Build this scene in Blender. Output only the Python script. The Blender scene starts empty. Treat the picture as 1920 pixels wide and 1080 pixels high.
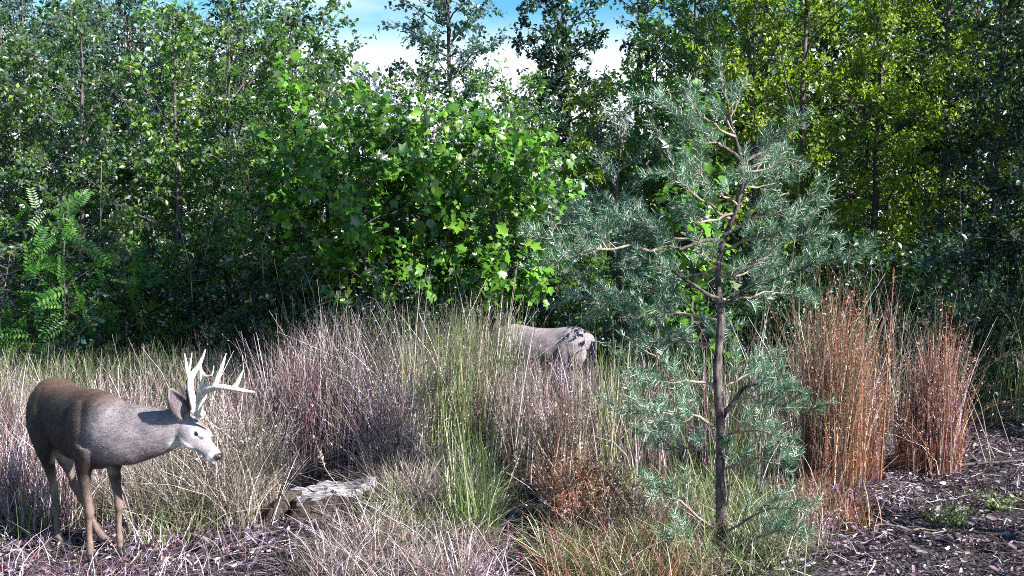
import bpy, math
import numpy as np
from mathutils import Vector
R = math.radians
rng = np.random.default_rng(7)
scene = bpy.context.scene
C = scene.collection

# ------------------------------------------------------------------ camera, sky, sun, exposure
FPX = 1968.0
CAMH = 1.95
PITCH = math.atan(141 / FPX)
cam_d = bpy.data.cameras.new('camera')
cam_d.lens = 36 * FPX / 1920
cam_d.sensor_width = 36
cam_d.clip_start = 0.05
cam_d.clip_end = 2000
cam = bpy.data.objects.new('camera', cam_d)
cam.location = (0, 0, CAMH)
cam.rotation_euler = (math.pi / 2 - PITCH, 0, 0)
C.objects.link(cam)
scene.camera = cam

SUN_AZ, SUN_EL = R(59), R(33)            # azimuth measured from behind the camera towards its right
sdir = np.array([math.sin(SUN_AZ) * math.cos(SUN_EL), -math.cos(SUN_AZ) * math.cos(SUN_EL), math.sin(SUN_EL)])
sun_d = bpy.data.lights.new('sun', 'SUN')
sun_d.energy = 5.0
sun_d.angle = R(0.53)
sun_d.color = (1.0, 0.955, 0.92)
sun = bpy.data.objects.new('sun', sun_d)
sun.rotation_euler = Vector(sdir).to_track_quat('Z', 'Y').to_euler()
sun.location = tuple(sdir * 30)
C.objects.link(sun)

world = bpy.data.worlds.new('World')
scene.world = world
world.use_nodes = True
wn, wl = world.node_tree.nodes, world.node_tree.links
wn.clear()
wout = wn.new('ShaderNodeOutputWorld')
bg = wn.new('ShaderNodeBackground')
sky = wn.new('ShaderNodeTexSky')
sky.sky_type = 'NISHITA'
sky.sun_disc = False
sky.sun_elevation = SUN_EL
sky.sun_rotation = math.atan2(sdir[0], sdir[1])
sky.air_density = 1.0
sky.dust_density = 0.2
sky.ozone_density = 4.0
tc = wn.new('ShaderNodeTexCoord')
mp = wn.new('ShaderNodeMapping')
mp.inputs['Scale'].default_value = (1.0, 1.0, 3.2)
mp.inputs['Location'].default_value = (0.35, 0.0, 0.15)
cn = wn.new('ShaderNodeTexNoise')
cn.inputs['Scale'].default_value = 2.3
cn.inputs['Detail'].default_value = 5
cn.inputs['Roughness'].default_value = 0.55
cr = wn.new('ShaderNodeValToRGB')
cr.color_ramp.elements[0].position = 0.56
cr.color_ramp.elements[1].position = 0.75
cm = wn.new('ShaderNodeMix')
cm.data_type = 'RGBA'
cm.inputs['B'].default_value = (9.0, 9.4, 10.0, 1)
wl.new(tc.outputs['Generated'], mp.inputs['Vector'])
wl.new(mp.outputs['Vector'], cn.inputs['Vector'])
wl.new(cn.outputs['Fac'], cr.inputs['Fac'])
sx_ = wn.new('ShaderNodeSeparateXYZ')
wl.new(tc.outputs['Generated'], sx_.inputs['Vector'])
hz_ = wn.new('ShaderNodeMapRange')                 # bright band of thin cloud low over the horizon, all round
hz_.interpolation_type = 'SMOOTHSTEP'
hz_.inputs['From Min'].default_value, hz_.inputs['From Max'].default_value = 0.19, 0.12
wl.new(sx_.outputs['Z'], hz_.inputs['Value'])
mxm = wn.new('ShaderNodeMath')
mxm.operation = 'MAXIMUM'
wl.new(cr.outputs['Color'], mxm.inputs[0])
wl.new(hz_.outputs['Result'], mxm.inputs[1])
wl.new(mxm.outputs['Value'], cm.inputs['Factor'])
hs_ = wn.new('ShaderNodeHueSaturation')
hs_.inputs['Saturation'].default_value = 1.3
hs_.inputs['Hue'].default_value = 0.485
hs_.inputs['Value'].default_value = 1.15
wl.new(sky.outputs['Color'], hs_.inputs['Color'])
wl.new(hs_.outputs['Color'], cm.inputs['A'])
wl.new(cm.outputs['Result'], bg.inputs['Color'])
bg.inputs['Strength'].default_value = 0.05
wl.new(bg.outputs['Background'], wout.inputs['Surface'])

scene.view_settings.view_transform = 'Standard'
scene.view_settings.look = 'None'
scene.view_settings.exposure = 1.7
scene.view_settings.gamma = 1.0
scene.view_settings.use_curve_mapping = False
scene.render.engine = 'CYCLES'
cy = scene.cycles
cy.max_bounces = 5
cy.filter_width = 0.95
cy.diffuse_bounces = 2
cy.glossy_bounces = 2
cy.transmission_bounces = 3
cy.transparent_max_bounces = 4
cy.sample_clamp_indirect = 4
cy.use_denoising = False


# ------------------------------------------------------------------ helpers
def P(px, py, Y):
    """World point seen at pixel (px, py) of the 1920x1080 photograph at depth Y metres."""
    c, s = math.cos(PITCH), math.sin(PITCH)
    u, v = (px - 960) / FPX, (540 - py) / FPX
    d = np.array([u, c + v * s, -s + v * c])
    return np.array([0, 0, CAMH]) + d * (Y / d[1])


def X(px, Y):
    return P(px, 399, Y)[0]


def ground_z(x, y):
    return 0.025 * np.sin(1.3 * x + 0.7) * np.cos(0.9 * y) + 0.015 * np.sin(3.1 * x + 1.9 * y) + 0.008 * np.sin(7.3 * y - 4.1 * x)


def nmesh(name, V, Fs, mats, mat_index=None, smooth=False):
    """Fast mesh from numpy vertices and one or more arrays of equal-sided faces."""
    if not isinstance(Fs, (list, tuple)):
        Fs = [Fs]
    Fs = [np.asarray(f, dtype=np.int32) for f in Fs if len(f)]
    me = bpy.data.meshes.new(name)
    V = np.asarray(V, dtype=np.float32)
    me.vertices.add(len(V))
    me.vertices.foreach_set('co', V.ravel())
    loops = np.concatenate([f.ravel() for f in Fs])
    tot = np.concatenate([np.full(len(f), f.shape[1], dtype=np.int32) for f in Fs])
    st = np.concatenate([[0], np.cumsum(tot)[:-1]]).astype(np.int32)
    me.loops.add(len(loops))
    me.loops.foreach_set('vertex_index', loops)
    me.polygons.add(len(tot))
    me.polygons.foreach_set('loop_start', st)
    if not isinstance(mats, (list, tuple)):
        mats = [mats]
    for m in mats:
        me.materials.append(m)
    if mat_index is not None:
        me.polygons.foreach_set('material_index', np.asarray(mat_index, dtype=np.int32))
    if smooth:
        me.polygons.foreach_set('use_smooth', np.ones(len(tot), dtype=bool))
    me.update(calc_edges=True)
    return me


def link(name, me, parent=None, loc=None):
    o = bpy.data.objects.new(name, me)
    C.objects.link(o)
    if parent is not None:
        o.parent = parent
    if loc is not None:
        o.location = loc
    return o


def tag(o, label=None, cat=None, group=None, kind=None):
    if label:
        o['label'] = label
    if cat:
        o['category'] = cat
    if group:
        o['group'] = group
    if kind:
        o['kind'] = kind
    return o


def empty(name, loc, label, cat, group=None):
    o = bpy.data.objects.new(name, None)
    o.empty_display_size = 0.2
    C.objects.link(o)
    o.location = tuple(loc)
    return tag(o, label, cat, group)


def norm(v):
    v = np.asarray(v, dtype=float)
    return v / np.maximum(np.linalg.norm(v, axis=-1, keepdims=True), 1e-9)


class Geo:
    """Collects vertices and faces."""
    def __init__(s):
        s.V, s.F3, s.F4, s.n = [], [], [], 0

    def add(s, V, F3=None, F4=None):
        V = np.asarray(V, dtype=float)
        if F3 is not None and len(F3):
            s.F3.append(np.asarray(F3) + s.n)
        if F4 is not None and len(F4):
            s.F4.append(np.asarray(F4) + s.n)
        s.V.append(V)
        s.n += len(V)

    def mesh(s, name, mat, smooth=False, origin=None):
        V = np.concatenate(s.V)
        if origin is not None:
            V = V - np.asarray(origin)
        Fs = []
        if s.F4:
            Fs.append(np.concatenate(s.F4))
        if s.F3:
            Fs.append(np.concatenate(s.F3))
        return nmesh(name, V, Fs, mat, smooth=smooth)

    def tubes(s, pts, rad, sides=5, jitter=0.0):
        """pts (n,k,3), rad (n,k): n tubes at once, pointed ends closed by their small radius."""
        pts = np.asarray(pts, dtype=float)
        if pts.ndim == 2:
            pts = pts[None]
        rad = np.asarray(rad, dtype=float)
        if rad.ndim == 1:
            rad = np.broadcast_to(rad, pts.shape[:2])
        n, k = pts.shape[:2]
        t = np.gradient(pts, axis=1)
        t = norm(t)
        ref = np.where(np.abs(t[:, :1, 2:3]) > 0.8, np.array([1., 0, 0]), np.array([0, 0, 1.]))
        a = norm(np.cross(t, np.broadcast_to(ref, t.shape)))
        b = np.cross(t, a)
        th = np.linspace(0, 2 * math.pi, sides, endpoint=False)
        rr = rad[..., None, None]
        if jitter:
            rr = rr * (1 + jitter * rng.normal(size=(n, k, sides, 1)))
        ring = pts[:, :, None, :] + rr * (np.cos(th)[:, None] * a[:, :, None, :] + np.sin(th)[:, None] * b[:, :, None, :])
        V = ring.reshape(-1, 3)
        i = np.arange(n)[:, None, None] * k * sides + np.arange(k - 1)[None, :, None] * sides
        j = np.arange(sides)[None, None, :]
        j2 = (j + 1) % sides
        F = np.stack([i + j, i + j2, i + sides + j2, i + sides + j], axis=-1).reshape(-1, 4)
        s.add(V, F4=F)


def frames(axis, nrm):
    """Rotation matrices whose Y runs along axis and Z roughly along nrm."""
    y = norm(axis)
    x = norm(np.cross(y, nrm))
    z = np.cross(x, y)
    return np.stack([x, y, z], axis=-1)


def stamp(tv, Rm, T, S):
    """Copies of the template vertices (m,3) -> (n*m,3)."""
    S = np.asarray(S)
    if S.ndim == 1:
        S = S[:, None]
    loc = tv[None] * S[:, None, :] if S.shape[1] == 3 else tv[None] * S[:, None]
    V = np.einsum('nij,nmj->nmi', Rm, loc) + T[:, None, :]
    return V.reshape(-1, 3)


def stampF(tf, n, m):
    return (tf[None] + (np.arange(n) * m)[:, None, None]).reshape(-1, tf.shape[1])


def rand_dir(n, up=0.0):
    v = rng.normal(size=(n, 3))
    v[:, 2] += up
    return norm(v)


# ------------------------------------------------------------------ materials
def new_mat(name):
    m = bpy.data.materials.new(name)
    m.use_nodes = True
    nt = m.node_tree
    nt.nodes.clear()
    return m, nt.nodes, nt.links


def ramp(N, stops, interp='LINEAR'):
    r = N.new('ShaderNodeValToRGB')
    e = r.color_ramp.elements
    r.color_ramp.interpolation = interp
    e[0].position, e[0].color = stops[0][0], (*stops[0][1], 1)
    e[1].position, e[1].color = stops[-1][0], (*stops[-1][1], 1)
    for p, c in stops[1:-1]:
        q = e.new(p)
        q.color = (*c, 1)
    return r


def leaf_mat(name, stops, rough=0.42, trans=0.3, tcol=(0.16, 0.30, 0.02), under=None, spec=0.5, patch=0.5, scale=1.3):
    m, N, L = new_mat(name)
    out = N.new('ShaderNodeOutputMaterial')
    g = N.new('ShaderNodeNewGeometry')
    rp = ramp(N, stops)
    L.new(g.outputs['Random Per Island'], rp.inputs['Fac'])
    nz = N.new('ShaderNodeTexNoise')
    nz.inputs['Scale'].default_value = scale
    nz.inputs['Detail'].default_value = 2
    L.new(g.outputs['Position'], nz.inputs['Vector'])
    hsv = N.new('ShaderNodeHueSaturation')
    mr = N.new('ShaderNodeMapRange')
    mr.inputs['From Min'].default_value, mr.inputs['From Max'].default_value = 0.3, 0.7
    mr.inputs['To Min'].default_value, mr.inputs['To Max'].default_value = 1 - patch, 1 + patch
    L.new(nz.outputs['Fac'], mr.inputs['Value'])
    L.new(mr.outputs['Result'], hsv.inputs['Value'])
    L.new(rp.outputs['Color'], hsv.inputs['Color'])
    col = hsv.outputs['Color']
    if under:
        mx = N.new('ShaderNodeMix')
        mx.data_type = 'RGBA'
        L.new(g.outputs['Backfacing'], mx.inputs['Factor'])
        L.new(col, mx.inputs['A'])
        mx.inputs['B'].default_value = (*under, 1)
        col = mx.outputs['Result']
    p = N.new('ShaderNodeBsdfPrincipled')
    p.inputs['Roughness'].default_value = rough
    p.inputs['Specular IOR Level'].default_value = spec
    L.new(col, p.inputs['Base Color'])
    t = N.new('ShaderNodeBsdfTranslucent')
    t.inputs['Color'].default_value = (*tcol, 1)
    ms = N.new('ShaderNodeMixShader')
    ms.inputs['Fac'].default_value = trans
    L.new(p.outputs['BSDF'], ms.inputs[1])
    L.new(t.outputs['BSDF'], ms.inputs[2])
    L.new(ms.outputs['Shader'], out.inputs['Surface'])
    return m


def wood_mat(name, c0, c1, scale=18, bump=0.6, stretch=(1, 1, 0.25), rough=0.85):
    m, N, L = new_mat(name)
    out = N.new('ShaderNodeOutputMaterial')
    tcn = N.new('ShaderNodeTexCoord')
    mpn = N.new('ShaderNodeMapping')
    mpn.inputs['Scale'].default_value = stretch
    L.new(tcn.outputs['Object'], mpn.inputs['Vector'])
    nz = N.new('ShaderNodeTexNoise')
    nz.inputs['Scale'].default_value = scale
    nz.inputs['Detail'].default_value = 6
    nz.inputs['Roughness'].default_value = 0.65
    L.new(mpn.outputs['Vector'], nz.inputs['Vector'])
    rp = ramp(N, [(0.35, c0), (0.62, c1)])
    L.new(nz.outputs['Fac'], rp.inputs['Fac'])
    b = N.new('ShaderNodeBump')
    b.inputs['Strength'].default_value = bump
    b.inputs['Distance'].default_value = 0.01
    L.new(nz.outputs['Fac'], b.inputs['Height'])
    p = N.new('ShaderNodeBsdfPrincipled')
    p.inputs['Roughness'].default_value = rough
    p.inputs['Specular IOR Level'].default_value = 0.25
    L.new(rp.outputs['Color'], p.inputs['Base Color'])
    L.new(b.outputs['Normal'], p.inputs['Normal'])
    L.new(p.outputs['BSDF'], out.inputs['Surface'])
    return m


def plain_mat(name, col, rough=0.6, spec=0.5):
    m, N, L = new_mat(name)
    out = N.new('ShaderNodeOutputMaterial')
    nz = N.new('ShaderNodeTexNoise')
    nz.inputs['Scale'].default_value = 60
    tcn = N.new('ShaderNodeTexCoord')
    L.new(tcn.outputs['Object'], nz.inputs['Vector'])
    rp = ramp(N, [(0.3, tuple(c * 0.75 for c in col)), (0.7, tuple(min(1, c * 1.15) for c in col))])
    L.new(nz.outputs['Fac'], rp.inputs['Fac'])
    p = N.new('ShaderNodeBsdfPrincipled')
    p.inputs['Roughness'].default_value = rough
    p.inputs['Specular IOR Level'].default_value = spec
    L.new(rp.outputs['Color'], p.inputs['Base Color'])
    L.new(p.outputs['BSDF'], out.inputs['Surface'])
    return m


M = {}
M['leaf_left'] = leaf_mat('thicket_leaf', [(0, (0.015, 0.045, 0.012)), (0.35, (0.04, 0.10, 0.018)), (0.6, (0.10, 0.19, 0.025)),
                          (0.84, (0.20, 0.27, 0.04)), (0.9, (0.08, 0.13, 0.16)), (0.97, (0.2, 0.24, 0.17)), (1, (0.36, 0.34, 0.30))], rough=0.34, trans=0.36, spec=0.6,  # bluish and whitish end stops paint glints and sky reflections on some leaves
                          tcol=(0.16, 0.40, 0.02), under=(0.085, 0.12, 0.085))
M['leaf_blue'] = leaf_mat('bluish_glint_leaf', [(0, (0.015, 0.045, 0.02)), (0.4, (0.045, 0.09, 0.05)), (0.65, (0.07, 0.11, 0.07)), (0.82, (0.08, 0.12, 0.24)), (0.95, (0.18, 0.24, 0.30)), (1, (0.40, 0.38, 0.40))],  # blue and pale stops paint reflected sky onto the leaves
                          rough=0.32, trans=0.3, spec=0.6, tcol=(0.10, 0.28, 0.05), under=(0.09, 0.13, 0.17))
M['leaf_bright'] = leaf_mat('broad_leaf', [(0, (0.02, 0.08, 0.008)), (0.5, (0.06, 0.17, 0.014)), (0.8, (0.14, 0.30, 0.025)), (0.97, (0.16, 0.25, 0.05)), (1, (0.34, 0.34, 0.28))],  # last stop paints white glossy highlights on a few leaves
                            rough=0.3, trans=0.30, tcol=(0.12, 0.32, 0.02), spec=0.7, under=(0.12, 0.17, 0.08), patch=0.45)
M['leaf_fern'] = leaf_mat('pinnate_leaf', [(0, (0.015, 0.06, 0.01)), (0.6, (0.035, 0.12, 0.015)), (1, (0.08, 0.19, 0.02))],
                          rough=0.4, trans=0.35, tcol=(0.12, 0.38, 0.02), patch=0.25)
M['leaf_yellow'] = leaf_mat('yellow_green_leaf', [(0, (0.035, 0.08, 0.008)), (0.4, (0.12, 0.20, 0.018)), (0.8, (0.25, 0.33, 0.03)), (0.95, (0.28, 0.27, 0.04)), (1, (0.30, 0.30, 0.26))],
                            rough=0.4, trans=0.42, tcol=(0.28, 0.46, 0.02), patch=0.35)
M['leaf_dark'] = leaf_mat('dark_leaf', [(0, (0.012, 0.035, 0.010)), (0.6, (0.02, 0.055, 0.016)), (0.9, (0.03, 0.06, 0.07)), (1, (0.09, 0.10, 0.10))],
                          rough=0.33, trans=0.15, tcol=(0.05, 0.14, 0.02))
M['needle'] = leaf_mat('pine_needle', [(0, (0.010, 0.04, 0.018)), (0.38, (0.03, 0.11, 0.045)), (0.62, (0.10, 0.26, 0.14)), (0.80, (0.32, 0.48, 0.40)), (0.92, (0.82, 0.80, 0.78)), (1, (0.45, 0.34, 0.25))],  # pale stops paint silvery sunlit highlights on random needles
                       rough=0.35, trans=0.2, tcol=(0.10, 0.30, 0.08), patch=0.4, spec=0.5, scale=4)
M['needle_far'] = leaf_mat('blue_pine_needle', [(0, (0.04, 0.11, 0.085)), (0.6, (0.09, 0.19, 0.155)), (1, (0.20, 0.30, 0.28))],
                           rough=0.45, trans=0.15, tcol=(0.08, 0.2, 0.08), patch=0.2)
M['bark'] = wood_mat('sapling_bark', (0.03, 0.025, 0.024), (0.12, 0.10, 0.095), 22)
M['pine_bark'] = wood_mat('pine_bark', (0.02, 0.015, 0.016), (0.15, 0.12, 0.115), 45, 1.0, (1, 1, 0.4))
M['twig'] = wood_mat('twig_bark', (0.12, 0.09, 0.075), (0.34, 0.28, 0.24), 30, 0.4)
M['dead_wood'] = wood_mat('bleached_wood', (0.05, 0.04, 0.042), (0.36, 0.34, 0.36), 30, 1.0, (.35, 1.6, 3))
M['stump_bark'] = wood_mat('stump_bark', (0.018, 0.014, 0.012), (0.09, 0.068, 0.06), 30, 1.0, (1, 1, .3))
M['grass_pale'] = leaf_mat('pale_straw_grass', [(0, (0.07, 0.05, 0.045)), (0.38, (0.16, 0.122, 0.11)), (0.62, (0.36, 0.30, 0.27)), (0.72, (0.15, 0.20, 0.07)), (0.84, (0.28, 0.19, 0.27)), (0.90, (0.62, 0.56, 0.53)), (1, (0.82, 0.77, 0.72))],  # dark stops stand in for shade as well as dead blades
                           rough=0.5, trans=0.2, tcol=(0.45, 0.40, 0.22), patch=0.25, scale=2)
M['grass_green'] = leaf_mat('green_grass', [(0, (0.03, 0.05, 0.02)), (0.4, (0.07, 0.12, 0.03)), (0.7, (0.15, 0.22, 0.06)), (0.88, (0.30, 0.30, 0.18)), (1, (0.6, 0.56, 0.44))],
                            rough=0.5, trans=0.25, tcol=(0.25, 0.36, 0.08), patch=0.3, scale=2)
M['grass_plum'] = leaf_mat('plum_grass', [(0, (0.05, 0.03, 0.035)), (0.3, (0.15, 0.09, 0.11)), (0.5, (0.32, 0.22, 0.26)), (0.65, (0.20, 0.19, 0.10)), (0.74, (0.36, 0.09, 0.18)), (0.8, (0.55, 0.45, 0.56)), (1, (0.74, 0.66, 0.70))],
                           rough=0.5, trans=0.2, tcol=(0.35, 0.22, 0.22), patch=0.3, scale=2)
M['grass_rust'] = leaf_mat('rust_grass', [(0, (0.04, 0.02, 0.018)), (0.3, (0.17, 0.070, 0.04)), (0.55, (0.36, 0.17, 0.10)), (0.7, (0.32, 0.13, 0.13)), (0.82, (0.50, 0.33, 0.23)), (0.9, (0.20, 0.18, 0.08)), (1, (0.72, 0.58, 0.50))],
                           rough=0.5, trans=0.22, tcol=(0.5, 0.22, 0.08), patch=0.2, scale=3)
M['litter'] = leaf_mat('dry_litter', [(0, (0.015, 0.010, 0.014)), (0.5, (0.05, 0.033, 0.045)), (0.66, (0.15, 0.105, 0.14)), (0.76, (0.36, 0.30, 0.36)), (0.84, (0.17, 0.10, 0.25)), (0.90, (0.20, 0.11, 0.06)), (0.95, (0.62, 0.58, 0.56)), (1, (0.80, 0.76, 0.74))],
                       rough=0.6, trans=0.1, tcol=(0.2, 0.12, 0.1), patch=0.2, scale=3)

# ground material
gm, N, L = new_mat('forest_soil')
out = N.new('ShaderNodeOutputMaterial')
g = N.new('ShaderNodeNewGeometry')
n1 = N.new('ShaderNodeTexNoise'); n1.inputs['Scale'].default_value = 9; n1.inputs['Detail'].default_value = 8; n1.inputs['Roughness'].default_value = 0.7
vo = N.new('ShaderNodeTexVoronoi'); vo.inputs['Scale'].default_value = 38
L.new(g.outputs['Position'], n1.inputs['Vector']); L.new(g.outputs['Position'], vo.inputs['Vector'])
rp = ramp(N, [(0.3, (0.010, 0.008, 0.009)), (0.55, (0.03, 0.022, 0.024)), (0.8, (0.09, 0.065, 0.07))])
L.new(n1.outputs['Fac'], rp.inputs['Fac'])
bp = N.new('ShaderNodeBump'); bp.inputs['Strength'].default_value = 0.8; bp.inputs['Distance'].default_value = 0.03
L.new(vo.outputs['Distance'], bp.inputs['Height'])
p = N.new('ShaderNodeBsdfPrincipled'); p.inputs['Roughness'].default_value = 0.9
L.new(rp.outputs['Color'], p.inputs['Base Color']); L.new(bp.outputs['Normal'], p.inputs['Normal'])
L.new(p.outputs['BSDF'], out.inputs['Surface'])
M['soil'] = gm

# ------------------------------------------------------------------ ground
xs = np.concatenate([np.linspace(-300, -8, 12), np.linspace(-7.5, 7.5, 130), np.linspace(8, 300, 12)])
ys = np.concatenate([np.linspace(-60, 2.5, 8), np.linspace(3, 16, 120), np.linspace(17, 500, 14)])
gx, gy = np.meshgrid(xs, ys)
near = np.exp(-(np.maximum(np.abs(gx) - 7, 0) ** 2) / 20) * np.exp(-(np.maximum(np.abs(gy - 9) - 6, 0) ** 2) / 20)
gz = ground_z(gx, gy) * near + 0.012 * rng.normal(size=gx.shape) * near
V = np.stack([gx, gy, gz], -1).reshape(-1, 3)
nx = len(xs)
ii = (np.arange(len(ys) - 1)[:, None] * nx + np.arange(nx - 1)[None, :]).ravel()
F = np.stack([ii, ii + 1, ii + nx + 1, ii + nx], -1)
ground = link('ground', nmesh('ground', V, F, M['soil'], smooth=True))
tag(ground, kind='structure')

# ------------------------------------------------------------------ leaf shapes
# simple folded leaf, base at origin, length 1 along +Y
LEAF_V = np.array([[0, 0, 0], [-0.30, 0.45, 0.07], [0, 1, -0.10], [0.30, 0.45, 0.07]])
LEAF_F = np.array([[0, 2, 1], [0, 3, 2]])
# curled dead leaf
CURL_V = np.array([[-.28, 0, .10], [0, -.02, 0], [.28, 0, .12], [-.34, .5, .22], [0, .5, .02], [.34, .5, .18], [-.1, 1, .28], [.06, 1.02, .18], [.2, .95, .3]])
CURL_F = np.array([[0, 1, 4, 3], [1, 2, 5, 4], [3, 4, 7, 6], [4, 5, 8, 7]])


def star_leaf():
    """Five-lobed broad leaf with pointed lobes and notches."""
    pts = [(0, 0)]
    for ang, r in [(-128, .40), (-95, .30), (-62, .58), (-36, .38), (0, .70), (36, .38), (62, .58), (95, .30), (128, .40)]:
        a = R(ang)
        pts.append((math.sin(a) * r, 0.40 + math.cos(a) * r))
    V = [[0, 0.36, 0]]
    for x, y in pts:
        V.append([x, y, 0.42 * abs(x) - 0.30 * max(0, y - .45) ** 1.2 - 0.5 * x * x])
    n = len(pts)
    F = [[0, 1 + (i + 1) % n, 1 + i] for i in range(n)]
    return np.array(V), np.array(F)


STAR_V, STAR_F = star_leaf()


def pinnate_leaf(pairs=8):
    V, F = [], []
    n = 0
    for i in range(pairs + 1):
        t = 0.12 + 0.88 * i / pairs
        for s in ((-1, 1) if i < pairs else (0,)):
            ln = 0.24 * (1 - 0.45 * abs(t - 0.5))
            base = np.array([0, t, -0.25 * t * t])
            d = np.array([s * 0.92, 0.38, -0.12]) if s else np.array([0, 1, -.4])
            d = d / np.linalg.norm(d)
            side = np.cross(d, [0, 0, 1]); side /= np.linalg.norm(side)
            V += [base, base + d * ln * .45 + side * ln * .2 + [0, 0, .012], base + d * ln, base + d * ln * .45 - side * ln * .2 + [0, 0, .012]]
            F += [[n, n + 2, n + 1], [n, n + 3, n + 2]]
            n += 4
    # rachis
    V += [[-.006, 0, 0], [.006, 0, 0], [.004, 1, -.25], [-.004, 1, -.25], [-.005, .5, -.05], [.005, .5, -.05]]
    F += [[n, n + 1, n + 5], [n, n + 5, n + 4], [n + 4, n + 5, n + 2], [n + 4, n + 2, n + 3]]
    return np.array(V, dtype=float), np.array(F)


PIN_V, PIN_F = pinnate_leaf()
SHAPES = {'simple': (LEAF_V, LEAF_F), 'star': (STAR_V, STAR_F), 'pinnate': (PIN_V, PIN_F)}


# ------------------------------------------------------------------ broadleaf trees
def profile(t, kind):
    if kind == 'spire':
        return (1 - t) ** 0.7 * 0.9 + 0.12
    if kind == 'vase':
        return 0.45 + 0.6 * math.sin(math.pi * min(1, t * 0.85))
    return 0.35 + 0.75 * math.sin(math.pi * (0.12 + 0.86 * t)) if t < 0.98 else 0.3


def tree_meshes(H, crown_lo, rad, n_limb, n_leaf, leaf_len, shape='simple', kind='round', trunk_r=0.03, leafmat='leaf_left',
                wobble=0.05, droop=0.15, clump=0.07, singles=0):
    """Returns wood mesh, leaf mesh and the transforms of single leaves, base at the origin."""
    k = 9
    zt = np.linspace(0, 1, k)
    tp = np.stack([np.cumsum(rng.normal(size=k) * wobble * H / 10), np.cumsum(rng.normal(size=k) * wobble * H / 10), zt * H], -1)
    tp -= tp[0]
    geo = Geo()
    geo.tubes(tp, trunk_r * (1 - zt * 0.86) + 0.002, 7, 0.05)
    tw_pts, tw_w = [], []
    limbs, limb_r = [], []
    az = rng.uniform(0, 6.28)
    for i in range(n_limb):
        t = crown_lo + (1 - crown_lo) * (i + rng.uniform(0, 1)) / n_limb
        tt = (t - crown_lo) / (1 - crown_lo)
        az += 2.4 + rng.normal() * 0.3
        base = np.array([np.interp(t, zt, tp[:, c]) for c in range(3)])
        ln = rad * profile(tt, kind) * rng.uniform(0.7, 1.25)
        up = 0.35 + 0.55 * tt + rng.normal() * 0.12
        d = np.array([math.cos(az), math.sin(az), up])
        d /= np.linalg.norm(d)
        s = np.linspace(0, 1, 6)
        pts = base + d * ln * s[:, None] + np.array([0, 0, 1]) * (s ** 2 * ln * (0.15 - droop))[:, None]
        pts[1:] += np.cumsum(rng.normal(size=(5, 3)) * ln * 0.045, axis=0)
        limbs.append(pts)
        limb_r.append(np.linspace(max(0.004, trunk_r * 0.42 * (1 - t * .6)), 0.0025, 6))
        for j in range(max(4, int(ln * 9))):
            u = rng.uniform(0.18, 1.0)
            q = np.array([np.interp(u, s, pts[:, c]) for c in range(3)])
            dd = d * 0.6 + rng.normal(size=3) * 0.75 + [0, 0, 0.12]
            dd /= np.linalg.norm(dd)
            L2 = ln * rng.uniform(0.18, 0.45) * (1.15 - 0.5 * u) + 0.05
            mid = q + dd * L2 * 0.5 + rng.normal(size=3) * L2 * 0.06
            end = q + dd * L2 + [0, 0, -droop * L2 * 0.8]
            tw_pts.append([q, mid, end])
            tw_w.append(L2 * rng.choice([0.35, 1, 1.6]))
    geo.tubes(np.array(limbs), np.array(limb_r), 5)
    tw = np.array(tw_pts)
    geo.tubes(tw, np.broadcast_to([0.0032, 0.0024, 0.0012], tw.shape[:2]), 3)
    w = np.array(tw_w); w /= w.sum()
    idx = rng.choice(len(tw), size=n_leaf, p=w)
    u = rng.uniform(0.1, 1.05, size=n_leaf)[:, None]
    a, b, c = tw[idx, 0], tw[idx, 1], tw[idx, 2]
    pos = np.where(u < 0.5, a + (b - a) * u * 2, b + (c - b) * (u - 0.5) * 2) + rng.normal(size=(n_leaf, 3)) * clump * 0.5
    ax = norm(norm(c - a) * 0.5 + rng.normal(size=(n_leaf, 3)) * 0.6 + [0, 0, -0.15])
    nr = norm(rng.normal(size=(n_leaf, 3)) * 0.6 + [0.45, -0.42, 0.62])
    S = leaf_len * rng.uniform(0.6, 1.3, size=n_leaf)
    tv, tf = SHAPES[shape]
    if shape == 'star':
        S = S * rng.choice([.55, .8, 1.0, 1.25], size=n_leaf)
    Rm = frames(ax, nr)
    ns = singles
    order = np.argsort(pos[:, 1])            # outermost leaves on the side that shows
    keep = order[ns:] if ns else np.arange(n_leaf)
    V = stamp(tv, Rm[keep], pos[keep], S[keep])
    leaf_me = nmesh('foliage', V, stampF(tf, len(keep), len(tv)), M[leafmat])
    wood_me = geo.mesh('trunk', M['bark'], smooth=True)
    sg = [(pos[i], Rm[i], S[i]) for i in order[:ns]] if ns else []
    return wood_me, leaf_me, sg


LEAF_ME = {}


def single_leaf_mesh(shape, mat):
    key = (shape, mat)
    if key not in LEAF_ME:
        tv, tf = SHAPES[shape]
        LEAF_ME[key] = nmesh('leaf', tv, tf, M[mat])
    return LEAF_ME[key]


from mathutils import Matrix


def place_leaf(parent, me, pos, Rm, s, name='leaf'):
    o = bpy.data.objects.new(name, me)
    C.objects.link(o)
    o.parent = parent
    m = Matrix([list(Rm[0]) + [0], list(Rm[1]) + [0], list(Rm[2]) + [0], [0, 0, 0, 1]])
    o.matrix_local = Matrix.Translation(tuple(pos)) @ m @ Matrix.Scale(float(s), 4)
    return o


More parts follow.
